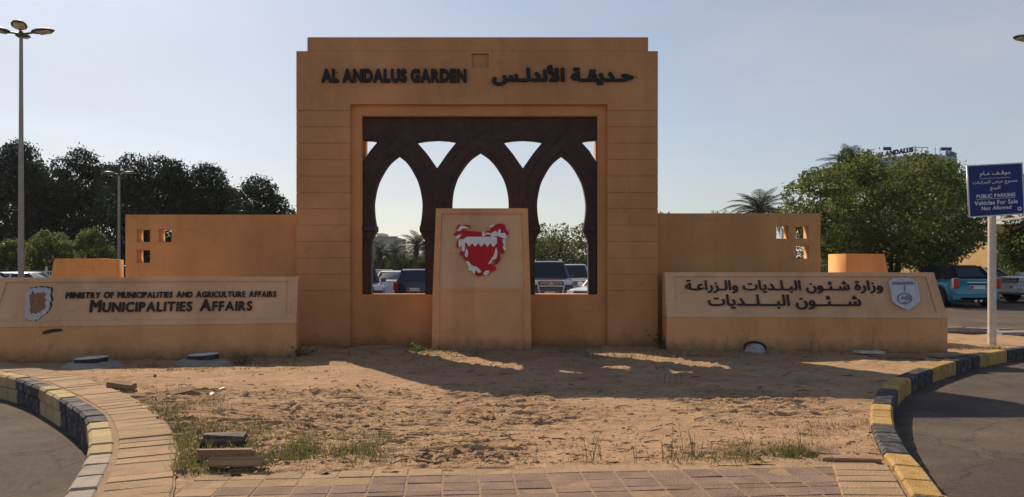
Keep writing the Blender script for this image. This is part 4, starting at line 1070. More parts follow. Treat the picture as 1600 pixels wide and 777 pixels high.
# leafy weeds with broad leaves by the wall feet
def weed(label, p, h, w, seed, n=70):
    rr = random.Random(seed); t = thing('weed_plant', label, 'weed', (p.x, p.y, sz(p.x, p.y) - 0.01), 0, 'green weeds at the wall foot')
    m = MB(); lf = MB()
    for k in range(9):
        a = rr.uniform(0, 6.28); e = Vector((math.cos(a) * w * rr.uniform(.3, 1), math.sin(a) * w * .5, h * rr.uniform(.4, 1)))
        m.tube([(0, 0, 0), e * .5 + Vector((0, 0, h * .1)), e], [.006, .004, .002], 4, False)
        for q in range(n // 9):
            c = e * rr.uniform(.35, 1.05) + Vector((rr.gauss(0, .02), rr.gauss(0, .02), rr.gauss(0, .02)))
            d1 = Vector((rr.uniform(-1, 1), rr.uniform(-1, 1), rr.uniform(-.4, .8))).normalized() * rr.uniform(.025, .05); d2 = d1.cross(Vector((rr.uniform(-1, 1), rr.uniform(-1, 1), 1))).normalized() * d1.length * .4
            lf.add([c, c + d1 * .5 + d2, c + d1, c + d1 * .5 - d2], [(0, 1, 2, 3)])
    m.obj('stem', 'grass', t)
    me = bpy.data.meshes.new('leaves'); me.from_pydata(lf.v, [], lf.f); me.materials.append(M['leaf_mid']); link('leaves', me, t)
weed('bushy green weed between the gate and the Arabic sign', G(1032, 547), .34, .3, 1, 200)
weed('dark green weed between the English sign and the gate', G(470, 556), .26, .32, 2, 160)
weed('low green weed at the left foot of the emblem plinth', G(655, 551), .2, .3, 3, 120)
weed('low green weed beside the right ground light', G(378, 567), .2, .26, 4, 110)

# ------------------------------------------------------------------ blue parking sign on its post
SGD = 15.2
t = thing('parking_sign', 'blue and white public parking sign on a cream post at the right kerb', 'road sign', (gx(1550, SGD), SGD, 0))
m = MB().tube([(0, 0.0, -0.3), (0, 0.0, gz(345, SGD)), (-0.02, 0.0, gz(262, SGD))], [0.076, 0.073, 0.071], 14); m.obj('post', 'post_white', t, smooth=True)
q = lambda x, y: (gx(x, SGD) - gx(1550, SGD), gz(y, SGD))
c4 = [q(1509, 341), q(1595.5, 335.5), q(1592, 255), q(1505, 259.5)]
cc = (sum(a for a, b in c4) / 4, sum(b for a, b in c4) / 4)
sh = lambda k: [(cc[0] + (a - cc[0]) * k, cc[1] + (b - cc[1]) * k) for a, b in c4]
vp = lambda y: (lambda u, v, n: (u, y - n, v))
link('board', poly_mesh('board', [c4], 0.03, 'board_back', vp(-0.115)), t)
link('blue_face', poly_mesh('blue_face', [sh(0.955)], 0.004, 'board_blue', vp(-0.119)), t)
for z in (gz(275, SGD), gz(322, SGD)): bx('bracket', 'board_back', -0.13, 0.10, -0.084, 0.09, z - 0.025, z + 0.025, t)
def skew(a0, a1, b0, b1):
    return lambda u, v, n: (u, -0.1195 - n, v + (u - cc[0]) * 0.055)
def board_text(body, x0, x1, y0, y1, **k):
    (u0, v1), (u1, v0) = q(x0, y0), q(x1, y1)
    write(body, u0, u1, v0, v1, 0.002, 'board_white', skew(0, 0, 0, 0), t, name='printed_letter', **k)
board_text('موقـف عـام', 1525, 1573, 268.5, 277, arab=True, bold=0.02, cell=0.05)
board_text('ممنوع عرض المركبات', 1514, 1583, 282, 289.5, arab=True, bold=0.015, cell=0.055)
board_text('للبيـع', 1541, 1557, 291, 299, arab=True, bold=0.02, cell=0.055)
board_text('PUBLIC PARKING', 1520, 1580, 303.5, 309.5, bold=0.04, cell=0.05)
board_text('Vehicles For Sale', 1517, 1584, 313.5, 320.5, bold=0.03, cell=0.05)
board_text('Not Allowed', 1528, 1574, 322.5, 328.5, bold=0.03, cell=0.05)
for x0, x1, y in ((1525, 1572, 279.3), (1520, 1580, 311.2)):
    (u0, v), (u1, _) = q(x0, y), q(x1, y); w = skew(0, 0, 0, 0)
    link('underline', poly_mesh('underline', [[(u0, v - .004), (u1, v - .004), (u1, v + .004), (u0, v + .004)]], 0.002, 'board_white', lambda u, v_, n: w(u, v_, n + .002)), t)
u, v = q(1587, 329); w = skew(0, 0, 0, 0)
link('round_logo', poly_mesh('round_logo', [[(u + .045 * math.cos(a * .4488), v + .04 * math.sin(a * .4488)) for a in range(14)]], 0.002, 'board_white', lambda u, v_, n: w(u, v_, n + .002)), t)
link('logo_mark', poly_mesh('logo_mark', [[(u - .025, v - .008), (u + .025, v - .008), (u + .025, v + .01), (u - .025, v + .01)]], 0.002, 'board_blue', lambda u, v_, n: w(u, v_, n + .0045)), t)

# ------------------------------------------------------------------ street lamps
def lamp_head(L=0.62, Wd=0.2):
    m = MB(); k = 12; st = [(0, .35, .03), (.12, .75, .075), (.35, 1.0, .095), (.65, .98, .085), (.88, .7, .055), (1.0, .25, .02)]
    v = []; f = []
    for x, w, h in st:
        for j in range(k):
            a = 2 * math.pi * j / k; s_ = math.sin(a)
            v.append((x * L, math.cos(a) * w * Wd, (s_ * h if s_ > 0 else s_ * h * .35)))
    for i in range(len(st) - 1):
        for j in range(k): f.append((i * k + j, i * k + (j + 1) % k, (i + 1) * k + (j + 1) % k, (i + 1) * k + j))
    f += [tuple(range(k - 1, -1, -1)), tuple((len(st) - 1) * k + j for j in range(k))]
    head = m.add(v, f).mesh('lamp_head', 'lamp_metal', smooth=True)
    lens = MB().hexa([(L * .3, -Wd * .7, -.055), (L * .8, -Wd * .6, -.05), (L * .8, Wd * .6, -.05), (L * .3, Wd * .7, -.055)], [(L * .25, -Wd * .8, -.02), (L * .85, -Wd * .7, -.02), (L * .85, Wd * .7, -.02), (L * .25, Wd * .8, -.02)]).mesh('lens', 'lamp_lens', bevel=.008)
    return head, lens
HEAD, LENS = lamp_head()
def lamp(label, px, d, ytop, yb, r0, r1, arms, arm=0.32, sc=1.0, up=R(8), group='street lamps'):
    X = gx(px, d); zt = gz(ytop, d); z0 = tz(X, d)
    t = thing('street_lamp', label, 'street lamp', (X, d, z0), 0, group)
    MB().tube([(0, 0, -0.05), (0, 0, 1.0), (gx(px + .0, d) - X, 0, zt - z0)], [r0, r0 * .97, r1], 12).obj('post', 'pole_grey', t, smooth=True)
    MB().lathe([(r0 * 1.9, -.02), (r0 * 1.9, .03), (r0 * 1.2, .06), (r0 * 1.15, .3)], 14).obj('base_plate', 'pole_grey', t, smooth=True)
    MB().lathe([(r1 * 1.5, -.12), (r1 * 1.6, 0), (r1 * .8, .06)], 12, 'z', (0, 0, zt - z0)).obj('hub', 'lamp_metal', t, smooth=True)
    for a in arms:
        c, s_ = math.cos(a), math.sin(a)
        MB().tube([(0, 0, zt - z0 - .03), (c * arm * sc, s_ * arm * sc, zt - z0 + .02)], .03 * sc, 8).obj('arm', 'lamp_metal', t)
        for nm, me in (('lamp_head', HEAD), ('lens', LENS)):
            o = link(nm, me, t); o.location = (c * arm * sc * .9, s_ * arm * sc * .9, zt - z0 + .02); o.rotation_euler = (0, -up, a); o.scale = (sc,) * 3
lamp('tall grey four-headed street lamp at the left edge behind the English sign', 33, 22, 52, 433, 0.085, 0.045, [R(5), R(-62), R(185), R(118)], sc=1.0)
lamp('small distant two-headed street lamp in front of the dark trees', 186, 50, 272, 420, 0.10, 0.07, [R(3), R(183)], arm=0.25, sc=1.15)
lamp('street lamp whose heads reach in at the top right edge', 1632, 22, 64, 433, 0.085, 0.045, [R(182), R(-118), R(2), R(62)], sc=1.0)

# ------------------------------------------------------------------ trees
def crown_mesh(name, clusters, n, size, mat, seed, flat=0.0, hang=0.0, fringe=(0.07, 1.15)):
    r = np.random.default_rng(seed)
    C = np.array([c[0] for c in clusters]); Rr = np.array([c[1] for c in clusters])
    w = (Rr.prod(1)) ** (2 / 3); k = r.choice(len(C), n, p=w / w.sum())
    d = r.normal(size=(n, 3)); d /= np.linalg.norm(d, axis=1)[:, None]
    rad = r.uniform(0.55, 1.0, n) ** 0.6 * np.where(r.random(n) < fringe[0], r.uniform(1.0, fringe[1], n), 1.0)
    P = C[k] + d * Rr[k] * rad[:, None]
    nrm = d * 0.6 + r.normal(size=(n, 3)) * 0.8; nrm[:, 2] += flat
    nrm /= np.linalg.norm(nrm, axis=1)[:, None]
    a = np.cross(nrm, r.normal(size=(n, 3))); a /= np.linalg.norm(a, axis=1)[:, None]
    a[:, 2] -= hang; b = np.cross(nrm, a)
    L = size * r.uniform(0.6, 1.35, n)[:, None]; Wd = L * r.uniform(0.32, 0.5, n)[:, None]
    V = np.stack([P - a * L * .5, P + b * Wd * .5 - a * L * .05, P + a * L * .5, P - b * Wd * .5 - a * L * .05], 1).reshape(-1, 3)
    me = bpy.data.meshes.new(name); me.vertices.add(4 * n); me.vertices.foreach_set('co', V.astype(np.float32).ravel())
    me.loops.add(4 * n); me.loops.foreach_set('vertex_index', np.arange(4 * n, dtype=np.int32))
    me.polygons.add(n); me.polygons.foreach_set('loop_start', np.arange(0, 4 * n, 4, dtype=np.int32)); me.polygons.foreach_set('loop_total', np.full(n, 4, np.int32))
    me.update(calc_edges=True); me.materials.append(M[mat]); return me
def tree_meshes(h, wx, zlow, ncl, n, size, mat, seed, trunks=1, cr=0.26, taper=0.0, wy=None, fringe=(0.07, 1.15)):
    """crown of many small leaf faces in uneven clusters, and a tapering trunk with limbs that reach them"""
    rr = random.Random(seed); cl = []; wy = wy or wx
    while len(cl) < ncl:
        a = rr.uniform(0, 6.283); e = rr.uniform(-1, 1); q = rr.uniform(0.35, 1.0) ** 0.5
        z = zlow + (h - zlow) * (0.5 + 0.5 * e * q) ; s_ = math.sqrt(max(0, 1 - (e * q) ** 2)) * (1 - taper * max(0, e))
        rad = wx * cr * rr.uniform(0.4, 1.25)
        x, y = math.cos(a) * s_ * (wx / 2 - rad * .6) * rr.uniform(.5, 1), math.sin(a) * s_ * (wy / 2 - rad * .6) * rr.uniform(.5, 1)
        z = min(z, h - rad * .7)
        cl.append(((x, y, max(zlow + rad * .4, z)), (rad, rad, rad * rr.uniform(.6, .85))))
    crown = crown_mesh('crown', cl, n, size, mat, seed, fringe=fringe)
    m = MB()
    for k in range(trunks):
        bxx, byy = (0, 0) if trunks == 1 else (rr.uniform(-.35, .35), rr.uniform(-.2, .2))
        top = (bxx + rr.uniform(-.3, .3) * wx * .3, byy + rr.uniform(-.2, .2), zlow + (h - zlow) * .35)
        r0 = h * (.022 if trunks == 1 else .016)
        mid = ((bxx + top[0]) / 2 + rr.uniform(-.15, .15), (byy + top[1]) / 2, top[2] * .5)
        m.tube([(bxx, byy, -.15), (bxx * 1.02, byy, .2), mid, top], [r0 * 1.3, r0, r0 * .8, r0 * .6], 8)
        for c, _ in rr.sample(cl, min(len(cl), 9)):
            st = Vector(mid).lerp(Vector(top), rr.uniform(.1, 1))
            mm = st.lerp(Vector(c), .5) + Vector((0, 0, -.05 * h))
            m.tube([st, mm, c], [r0 * .45, r0 * .3, r0 * .1], 6, False)
    return crown, m.mesh('trunk', 'bark', smooth=True)
def plant_tree(name, label, cat, pos, meshes, rz=0, sc=(1, 1, 1), group=None):
    t = thing(name, label, cat, pos, rz, group); t.scale = sc
    link('trunk', meshes[1], t); link('crown', meshes[0], t); return t
# dark row on the left
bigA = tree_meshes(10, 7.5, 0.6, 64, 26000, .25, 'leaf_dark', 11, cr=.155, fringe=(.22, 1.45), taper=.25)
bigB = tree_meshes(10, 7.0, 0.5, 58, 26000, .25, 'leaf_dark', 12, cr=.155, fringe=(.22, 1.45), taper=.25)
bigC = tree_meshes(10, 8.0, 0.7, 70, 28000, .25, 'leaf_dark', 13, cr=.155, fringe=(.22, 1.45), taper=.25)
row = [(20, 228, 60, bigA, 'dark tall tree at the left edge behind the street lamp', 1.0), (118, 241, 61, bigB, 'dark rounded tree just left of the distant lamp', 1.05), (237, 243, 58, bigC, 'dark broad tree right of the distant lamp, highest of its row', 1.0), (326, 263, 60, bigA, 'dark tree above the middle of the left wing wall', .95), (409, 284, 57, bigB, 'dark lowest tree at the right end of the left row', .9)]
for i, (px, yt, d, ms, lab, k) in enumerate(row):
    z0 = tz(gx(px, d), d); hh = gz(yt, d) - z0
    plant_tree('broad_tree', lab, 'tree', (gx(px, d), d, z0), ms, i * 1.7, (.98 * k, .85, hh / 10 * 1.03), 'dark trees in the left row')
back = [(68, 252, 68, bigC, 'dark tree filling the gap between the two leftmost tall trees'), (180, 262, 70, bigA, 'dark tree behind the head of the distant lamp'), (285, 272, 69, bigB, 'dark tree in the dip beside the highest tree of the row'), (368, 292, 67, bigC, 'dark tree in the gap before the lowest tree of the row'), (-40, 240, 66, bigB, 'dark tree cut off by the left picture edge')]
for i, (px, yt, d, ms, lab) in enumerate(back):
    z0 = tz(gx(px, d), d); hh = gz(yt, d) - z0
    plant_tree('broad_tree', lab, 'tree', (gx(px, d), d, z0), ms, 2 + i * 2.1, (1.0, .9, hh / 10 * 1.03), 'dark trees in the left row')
# sunlit small trees before them
smA = tree_meshes(3.6, 3.6, .3, 34, 6500, .2, 'leaf_mid', 21, cr=.14, taper=.35, fringe=(.3, 1.5)); smB = tree_meshes(3.6, 3.3, .3, 30, 6500, .2, 'leaf_mid', 22, cr=.14, taper=.4, fringe=(.3, 1.5))
for px, yt, d, ms, lab, w in ((4, 376, 40, smB, 'small sunlit bushy tree cut by the left picture edge', .75), (78, 361, 40, smA, 'small sunlit bushy tree right of the tall street lamp', .85), (146, 358, 41, smB, 'small sunlit bushy tree above the left stub wall', .68)):
    z0 = tz(gx(px, d), d); plant_tree('small_tree', lab, 'tree', (gx(px, d), d, z0), ms, px * .1, (w, w, (gz(yt, d) - z0) / 3.6 * 1.03), 'small sunlit trees on the left')
# large tree on the right
bigR = tree_meshes(6.6, 9.4, 1.2, 80, 46000, .17, 'leaf_right', 31, trunks=4, cr=.115, fringe=(.16, 1.4))
d = 33; z0 = tz(gx(1398, d), d)
plant_tree('spreading_tree', 'large spreading green tree behind the right stub wall and the blue car', 'tree', (gx(1390, d), d, z0), bigR, .4, (1.17, .85, (gz(248, d) - z0) / 6.6 * 1.03))
r2 = tree_meshes(6.0, 5.0, .6, 30, 12000, .2, 'leaf_right', 32, trunks=2, cr=.2)
d = 40; plant_tree('spreading_tree', 'green tree at the right picture edge behind the blue parking sign', 'tree', (gx(1612, d), d, tz(20, d)), r2, 1.2, (.9, .9, 1.05))
d = 44; plant_tree('spreading_tree', 'upper twigs of a taller tree rising above the spreading tree top', 'tree', (gx(1325, d), d, tz(15, d)), r2, 2.2, (.85, .7, 1.36))
d = 46; plant_tree('spreading_tree', 'thin green tree top before the rooftop letters', 'tree', (gx(1438, d), d, tz(15, d)), r2, 3.0, (.5, .5, 1.36))
# tree in the right arch, others seen through the openings
ar = tree_meshes(5.2, 6.5, .5, 34, 9000, .26, 'leaf_arch', 41, trunks=2, cr=.2)
for px, yt, d, lab, w in ((884, 350, 52, 'yellow green tree seen through the right arch', .95), (845, 372, 58, 'dull green tree at the left side of the right arch', .7)):
    z0 = tz(gx(px, d), d); plant_tree('broad_tree', lab, 'tree', (gx(px, d), d, z0), ar, px * .3, (w, w, (gz(yt, d) - z0) / 5.2))
for px, yt, d, lab in ((1040, 332, 95, 'far tree top just right of the gate above the wing wall'), (1122, 329, 100, 'far tree top left of the palm above the right wing wall')):
    z0 = -.1; plant_tree('far_tree', lab, 'tree', (gx(px, d), d, z0), ar, px * .2, (.5, .5, (gz(yt, d) - z0) / 5.2), 'far tree tops over the right wall')
# hedge line closing the horizon
cl = []
rr = random.Random(77)
for k in range(150):
    x = -130 + k * 1.75 + rr.uniform(-.8, .8); h = rr.uniform(2.0, 3.6)
    cl.append(((x, 92 + rr.uniform(-3, 3), h * .5), (1.8, 1.6, h * .55)))
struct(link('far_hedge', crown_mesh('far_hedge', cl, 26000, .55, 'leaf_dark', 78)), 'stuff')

# ------------------------------------------------------------------ palms
def frond_mesh(L=2.0, seed=0):
    rr = random.Random(seed); v = []; f = []; n = 26
    def rach(t): return Vector((L * t * (1 - .12 * t), 0, L * (.42 * t - .62 * t * t)))
    for i in range(n):
        t = .1 + .9 * i / (n - 1); p = rach(t); tg = (rach(min(1, t + .02)) - rach(t - .02)).normalized()
        ll = L * .30 * math.sin(math.pi * (.12 + .83 * t)) + .05
        for sgn in (-1, 1):
            dr = (tg * .75 + Vector((0, sgn * .8, -.25 + rr.uniform(-.1, .15)))).normalized(); w = tg * .024 * L / 2
            o = len(v); v += [p - w, p + w, p + dr * ll * .6 + w * .7, p + dr * ll, p + dr * ll * .6 - w * .7]; f.append((o, o + 1, o + 2, o + 3, o + 4))
    m = MB(); m.add(v, f); m.tube([rach(t / 8) for t in range(9)], [.03 * (1 - t / 9) for t in range(9)], 5, False)
    me = bpy.data.meshes.new('frond'); me.from_pydata(m.v, [], m.f); me.materials.append(M['frond']); return me
FR = [frond_mesh(2.0, k) for k in range(3)]
def palm(label, px, ytop, d, L=1.0, n=26, seed=0, group='date palms'):
    rr = random.Random(seed); X = gx(px, d); z0 = tz(X, d); zt = gz(ytop, d) - z0 - .75 * L
    t = thing('palm_tree', label, 'palm', (X, d, z0), 0, group)
    m = MB(); pts = []; rad = []
    for k in range(15): pts.append((.1 * math.sin(k * .3 + seed), 0, -.1 + (zt + .1) * k / 14)); rad.append((.2 + .035 * (k % 2)) * (.8 + .3 * (k / 14) ** 3))
    m.tube(pts, rad, 9); m.obj('trunk', 'palm_bark', t)
    for k in range(n):
        o = link('frond', FR[k % 3], t); e = (k / n)
        o.location = (pts[-1][0], 0, zt - .05); o.rotation_euler = (rr.uniform(-.2, .2), R(35) - e * R(98) + rr.uniform(-.12, .12), k * 2.39996)
        o.rotation_mode = 'XYZ'; s_ = L * rr.uniform(.85, 1.1) * (.8 + .2 * (1 - e)); o.scale = (s_, s_, s_)
    return t
palm('date palm whose fronds rise above the right wing wall', 1190, 303, 44, 1.35, 30, 1)
palm('dark palm crown left of the spreading tree top', 1332, 238, 42, 1.15, 34, 2)
palm('grey green palm at the right side of the left arch', 650, 367, 62, 1.15, 28, 3)
palm('short palm at the left side of the left arch', 592, 380, 64, 1.0, 24, 4)
palm('short palm in the middle of the left arch', 618, 383, 68, 1.0, 24, 5)
palm('palm behind the left side of the right arch', 853, 377, 60, .95, 24, 6)
palm('short palm partly hidden by the emblem plinth in the left arch', 672, 380, 70, 1.0, 22, 7)
cl = [((gx(570 + 4.2 * k, 72), 72, 1.1), (1.3, 1.0, 1.5 + .3 * math.sin(k * 1.9))) for k in range(30)]
struct(link('hedge', crown_mesh('hedge', cl, 9000, .3, 'leaf_mid', 79)), 'stuff')

# ------------------------------------------------------------------ buildings
def window(parent, x0, x1, z0, z1, y, frame='door', pane='glass'):
    bx('window', frame, x0, x1, y - .03, y + .05, z0, z1, parent)
    w = parent.children[-1] if False else [c for c in parent.children][-1]
    g = bx('pane', pane, x0 + .1, x1 - .1, y - .045, y - .031, z0 + .1, z1 - .1, w)
d = 56; X0 = gx(1450, d)
t = thing('ochre_house', 'ochre house glimpsed under the spreading tree behind the blue car', 'building', (X0, d, 0.05))
bx('wall', 'ochre', 0, 7.2, 0, 8, -.2, 3.6, t); bx('roof_slab', 'palewall', -.25, 7.45, -.25, 8.25, 3.601, 3.9, t)
for x in (1.5, 2.9, 4.9, 6.5): bx('column', 'ochre', x - .22, x + .22, -.55, -.08, -.2, 3.6, t, bevel=.03)
for x0, x1 in ((1.9, 2.6), (3.3, 4.4), (5.3, 6.2)): window(t, x0, x1, .5, 2.4, 0)
d = 50; X0 = gx(1548, d)
t = thing('ochre_building', 'ochre building with grey arched doorway right of the sign post', 'building', (X0, d, 0.05))
bx('wall', 'ochre', 0, 9, 0, 7, -.2, 4.2, t); bx('roof_slab', 'ochre', -.2, 9.2, -.35, 7.2, 3.4, 4.0, t)
ar_ = [(.6, -.1), (2.0, -.1), (2.0, 2.3)] + [(1.3 + .7 * math.cos(a * .314), 2.3 + .7 * math.sin(a * .314)) for a in range(1, 10)] + [(.6, 2.3)]
dr = link('door', poly_mesh('door', [ar_], .1, 'door', lambda u, v, n: (u, -.02 - n - .1, v)), t)
bx('door_band', 'trim', .62, 1.98, -.14, -.121, 2.22, 2.34, dr)
window(t, 3.2, 4.6, .9, 2.6, 0); window(t, 5.6, 7.0, .9, 2.6, 0)
# carport with curved sheet roof
d = 40; X0 = gx(1556, d)
t = thing('carport', 'carport with curved brown sheet roof and steel truss at right edge', 'carport', (X0, d, 0.05))
n = 12; zc = gz(352, d) - .05
up = [(x, zc + .55 * math.sin(math.pi * (.12 + .6 * x / 6))) for x in [6 * k / n for k in range(n + 1)]]
m = MB()
for k in range(n):
    (xa, za), (xb, zb_) = up[k], up[k + 1]
    m.hexa([(xa, -2, za), (xb, -2, zb_), (xb, 3, zb_), (xa, 3, za)], [(xa, -2, za + .05), (xb, -2, zb_ + .05), (xb, 3, zb_ + .05), (xa, 3, za + .05)])
m.obj('roof_sheet', 'canopy', t)
zb_ = zc - .12
bx('truss_chord', 'trim', 0, 6, -1.95, -1.87, zb_ - .1, zb_, t)
for k in range(n):
    MB().tube([(up[k][0], -1.9, zb_ - .02), (up[k + 1][0] if k % 2 else up[k][0] + .5, -1.9, up[k + 1][1])], .025, 5).obj('truss_web', 'trim', t)
for x in (.3, 5.7): MB().tube([(x, -1.9, -.3), (x, -1.9, zb_ - .06)], .06, 8).obj('post', 'trim', t)
# hotel with roof letters
d = 130; X0 = gx(1366, d)
t = thing('hotel', 'pale blue hotel roof with dark blue letters above the spreading tree', 'building', (X0, d, 0))
zr = gz(251, d)
def bow(x): return -4.5 * math.sin(math.pi * (x / 14.0))
m = MB(); n = 14
ringb = [(k, bow(k), -.3) for k in range(n + 1)] + [(14, 14, -.3), (0, 14, -.3)]
m.hexa(ringb, [(x, y, zr) for x, y, z in ringb]).obj('wall', 'hotel', t)
for fl in range(5):
    zf = zr - 2.2 - fl * 3.3
    for k in range(1, 13, 2):
        m = MB(); y0, y1 = bow(k) - .03, bow(k + 1.4) - .03
        m.hexa([(k, y0 - .06, zf - 1.5), (k + 1.4, y1 - .06, zf - 1.5), (k + 1.4, y1 + .3, zf - 1.5), (k, y0 + .3, zf - 1.5)], [(k, y0 - .06, zf), (k + 1.4, y1 - .06, zf), (k + 1.4, y1 + .3, zf), (k, y0 + .3, zf)]).obj('window', 'glass', t)
m = MB(); m.hexa([(x, y - .15, zr) for x, y, z in ringb], [(x, y - .15, zr + .35) for x, y, z in ringb]).obj('roof_edge', 'palewall', t)
write('ALANDALUS', .3, 4.6, zr + .36, zr + 1.25, .3, 'hotelblue', lambda u, v, n: (u, bow(u) - n + .2, v + .11 * u), t, bold=.05, cell=.06, join='roof_letters')
write('ALANDALUS', 10.2, 13.8, zr + .36, zr + 1.25, .3, 'hotelblue', lambda u, v, n: (u, bow(u) - n + .2, v + .02 * (14 - u)), t, bold=.05, cell=.06, join='roof_letters')
bx('sign_panel', 'hotelblue', 1.3, 2.6, -.6, -.4, zr + 1.65, zr + 2.2, t); bx('sign_panel', 'hotelblue', 11.0, 12.8, -.6, -.4, zr + 1.6, zr + 2.15, t)
for x in (3.6, 5, 6, 6.9, 8.2, 9.2): MB().tube([(x, bow(x) + .5, zr + .3), (x, bow(x) + .5, zr + 1.6)], .05, 5).obj('roof_post', 'trim', t)
MB().tube([(x, bow(x) + .5, zr + 1.6) for x in (3.6, 5, 6, 6.9)], .05, 5).obj('roof_rail', 'trim', t)
# pale building seen in the left arch
d = 105; X0 = gx(572, d)
t = thing('pale_building', 'pale flat-roofed building seen through the left arch', 'building', (X0, d, -.1))
bx('wall', 'palewall', 0, gx(620, d) - X0, 0, 9, -.3, gz(371, d) + .1, t)
bx('stair_tower', 'palewall', 1.2, gx(596, d) - X0, 1.5, 6, gz(371, d) + .101, gz(364, d) + .1, t)
bx('parapet', 'palewall', -.1, gx(620, d) - X0 + .1, -.1, .2, gz(371, d) + .101, gz(370, d) + .15, t)
for k in range(2): window(t, 1.0 + k * 1.7, 2.1 + k * 1.7, 1.2, 2.6, 0)

# ------------------------------------------------------------------ white rail fence on the left
d = 38
t = thing('rail_fence', 'white metal rail fence behind the English sign at left', 'fence', (gx(28, d), d, tz(-20, d)))
wf = gx(82, d) - gx(28, d); zt_ = gz(423.5, d) - tz(-20, d)
bx('rail', 'railwhite', 0, wf, -.03, .03, zt_ - .06, zt_, t); bx('rail', 'railwhite', 0, wf, -.03, .03, zt_ - .34, zt_ - .29, t)
for k in range(15): bx('bar', 'railwhite', k * wf / 14 - .015, k * wf / 14 + .015, -.045, -.031, 0, zt_ - .02, t)
bx('post', 'railwhite', gx(71, d) - gx(28, d) - .04, gx(71, d) - gx(28, d) + .04, .032, .11, 0, zt_ + .22, t)

# ------------------------------------------------------------------ cars
def lerp_prof(prof, x):
    for (xa, za), (xb, zb_) in zip(prof, prof[1:]):
        if xa >= x >= xb: return za + (zb_ - za) * ((xa - x) / (xa - xb + 1e-9))
    return prof[0][1] if x > prof[0][0] else prof[-1][1]
WHEEL = {}
def wheel_mesh(r, w):
    k = (r, w)
    if k not in WHEEL:
        ty = MB().lathe([(r * .62, -w / 2), (r * .92, -w / 2), (r, -w * .32), (r, w * .32), (r * .92, w / 2), (r * .62, w / 2)], 22, 'y').mesh('tyre', 'tyre', smooth=True)
        m = MB().lathe([(r * .64, -w * .42), (r * .60, w * .40), (r * .52, w * .30), (r * .14, w * .36), (r * .1, w * .44), (.001, w * .44)], 22, 'y')
        for j in range(5):
            a = j * 2 * math.pi / 5; c, s_ = math.cos(a), math.sin(a)
            q = [(r * .1, -.03), (r * .58, -.045), (r * .58, .045), (r * .1, .03)]
            m.hexa([(c * u - s_ * v, w * .33, s_ * u + c * v) for u, v in q], [(c * u - s_ * v, w * .45, s_ * u + c * v) for u, v in q])
        WHEEL[k] = (ty, m.mesh('rim', 'rim', smooth=True))
    return WHEEL[k]
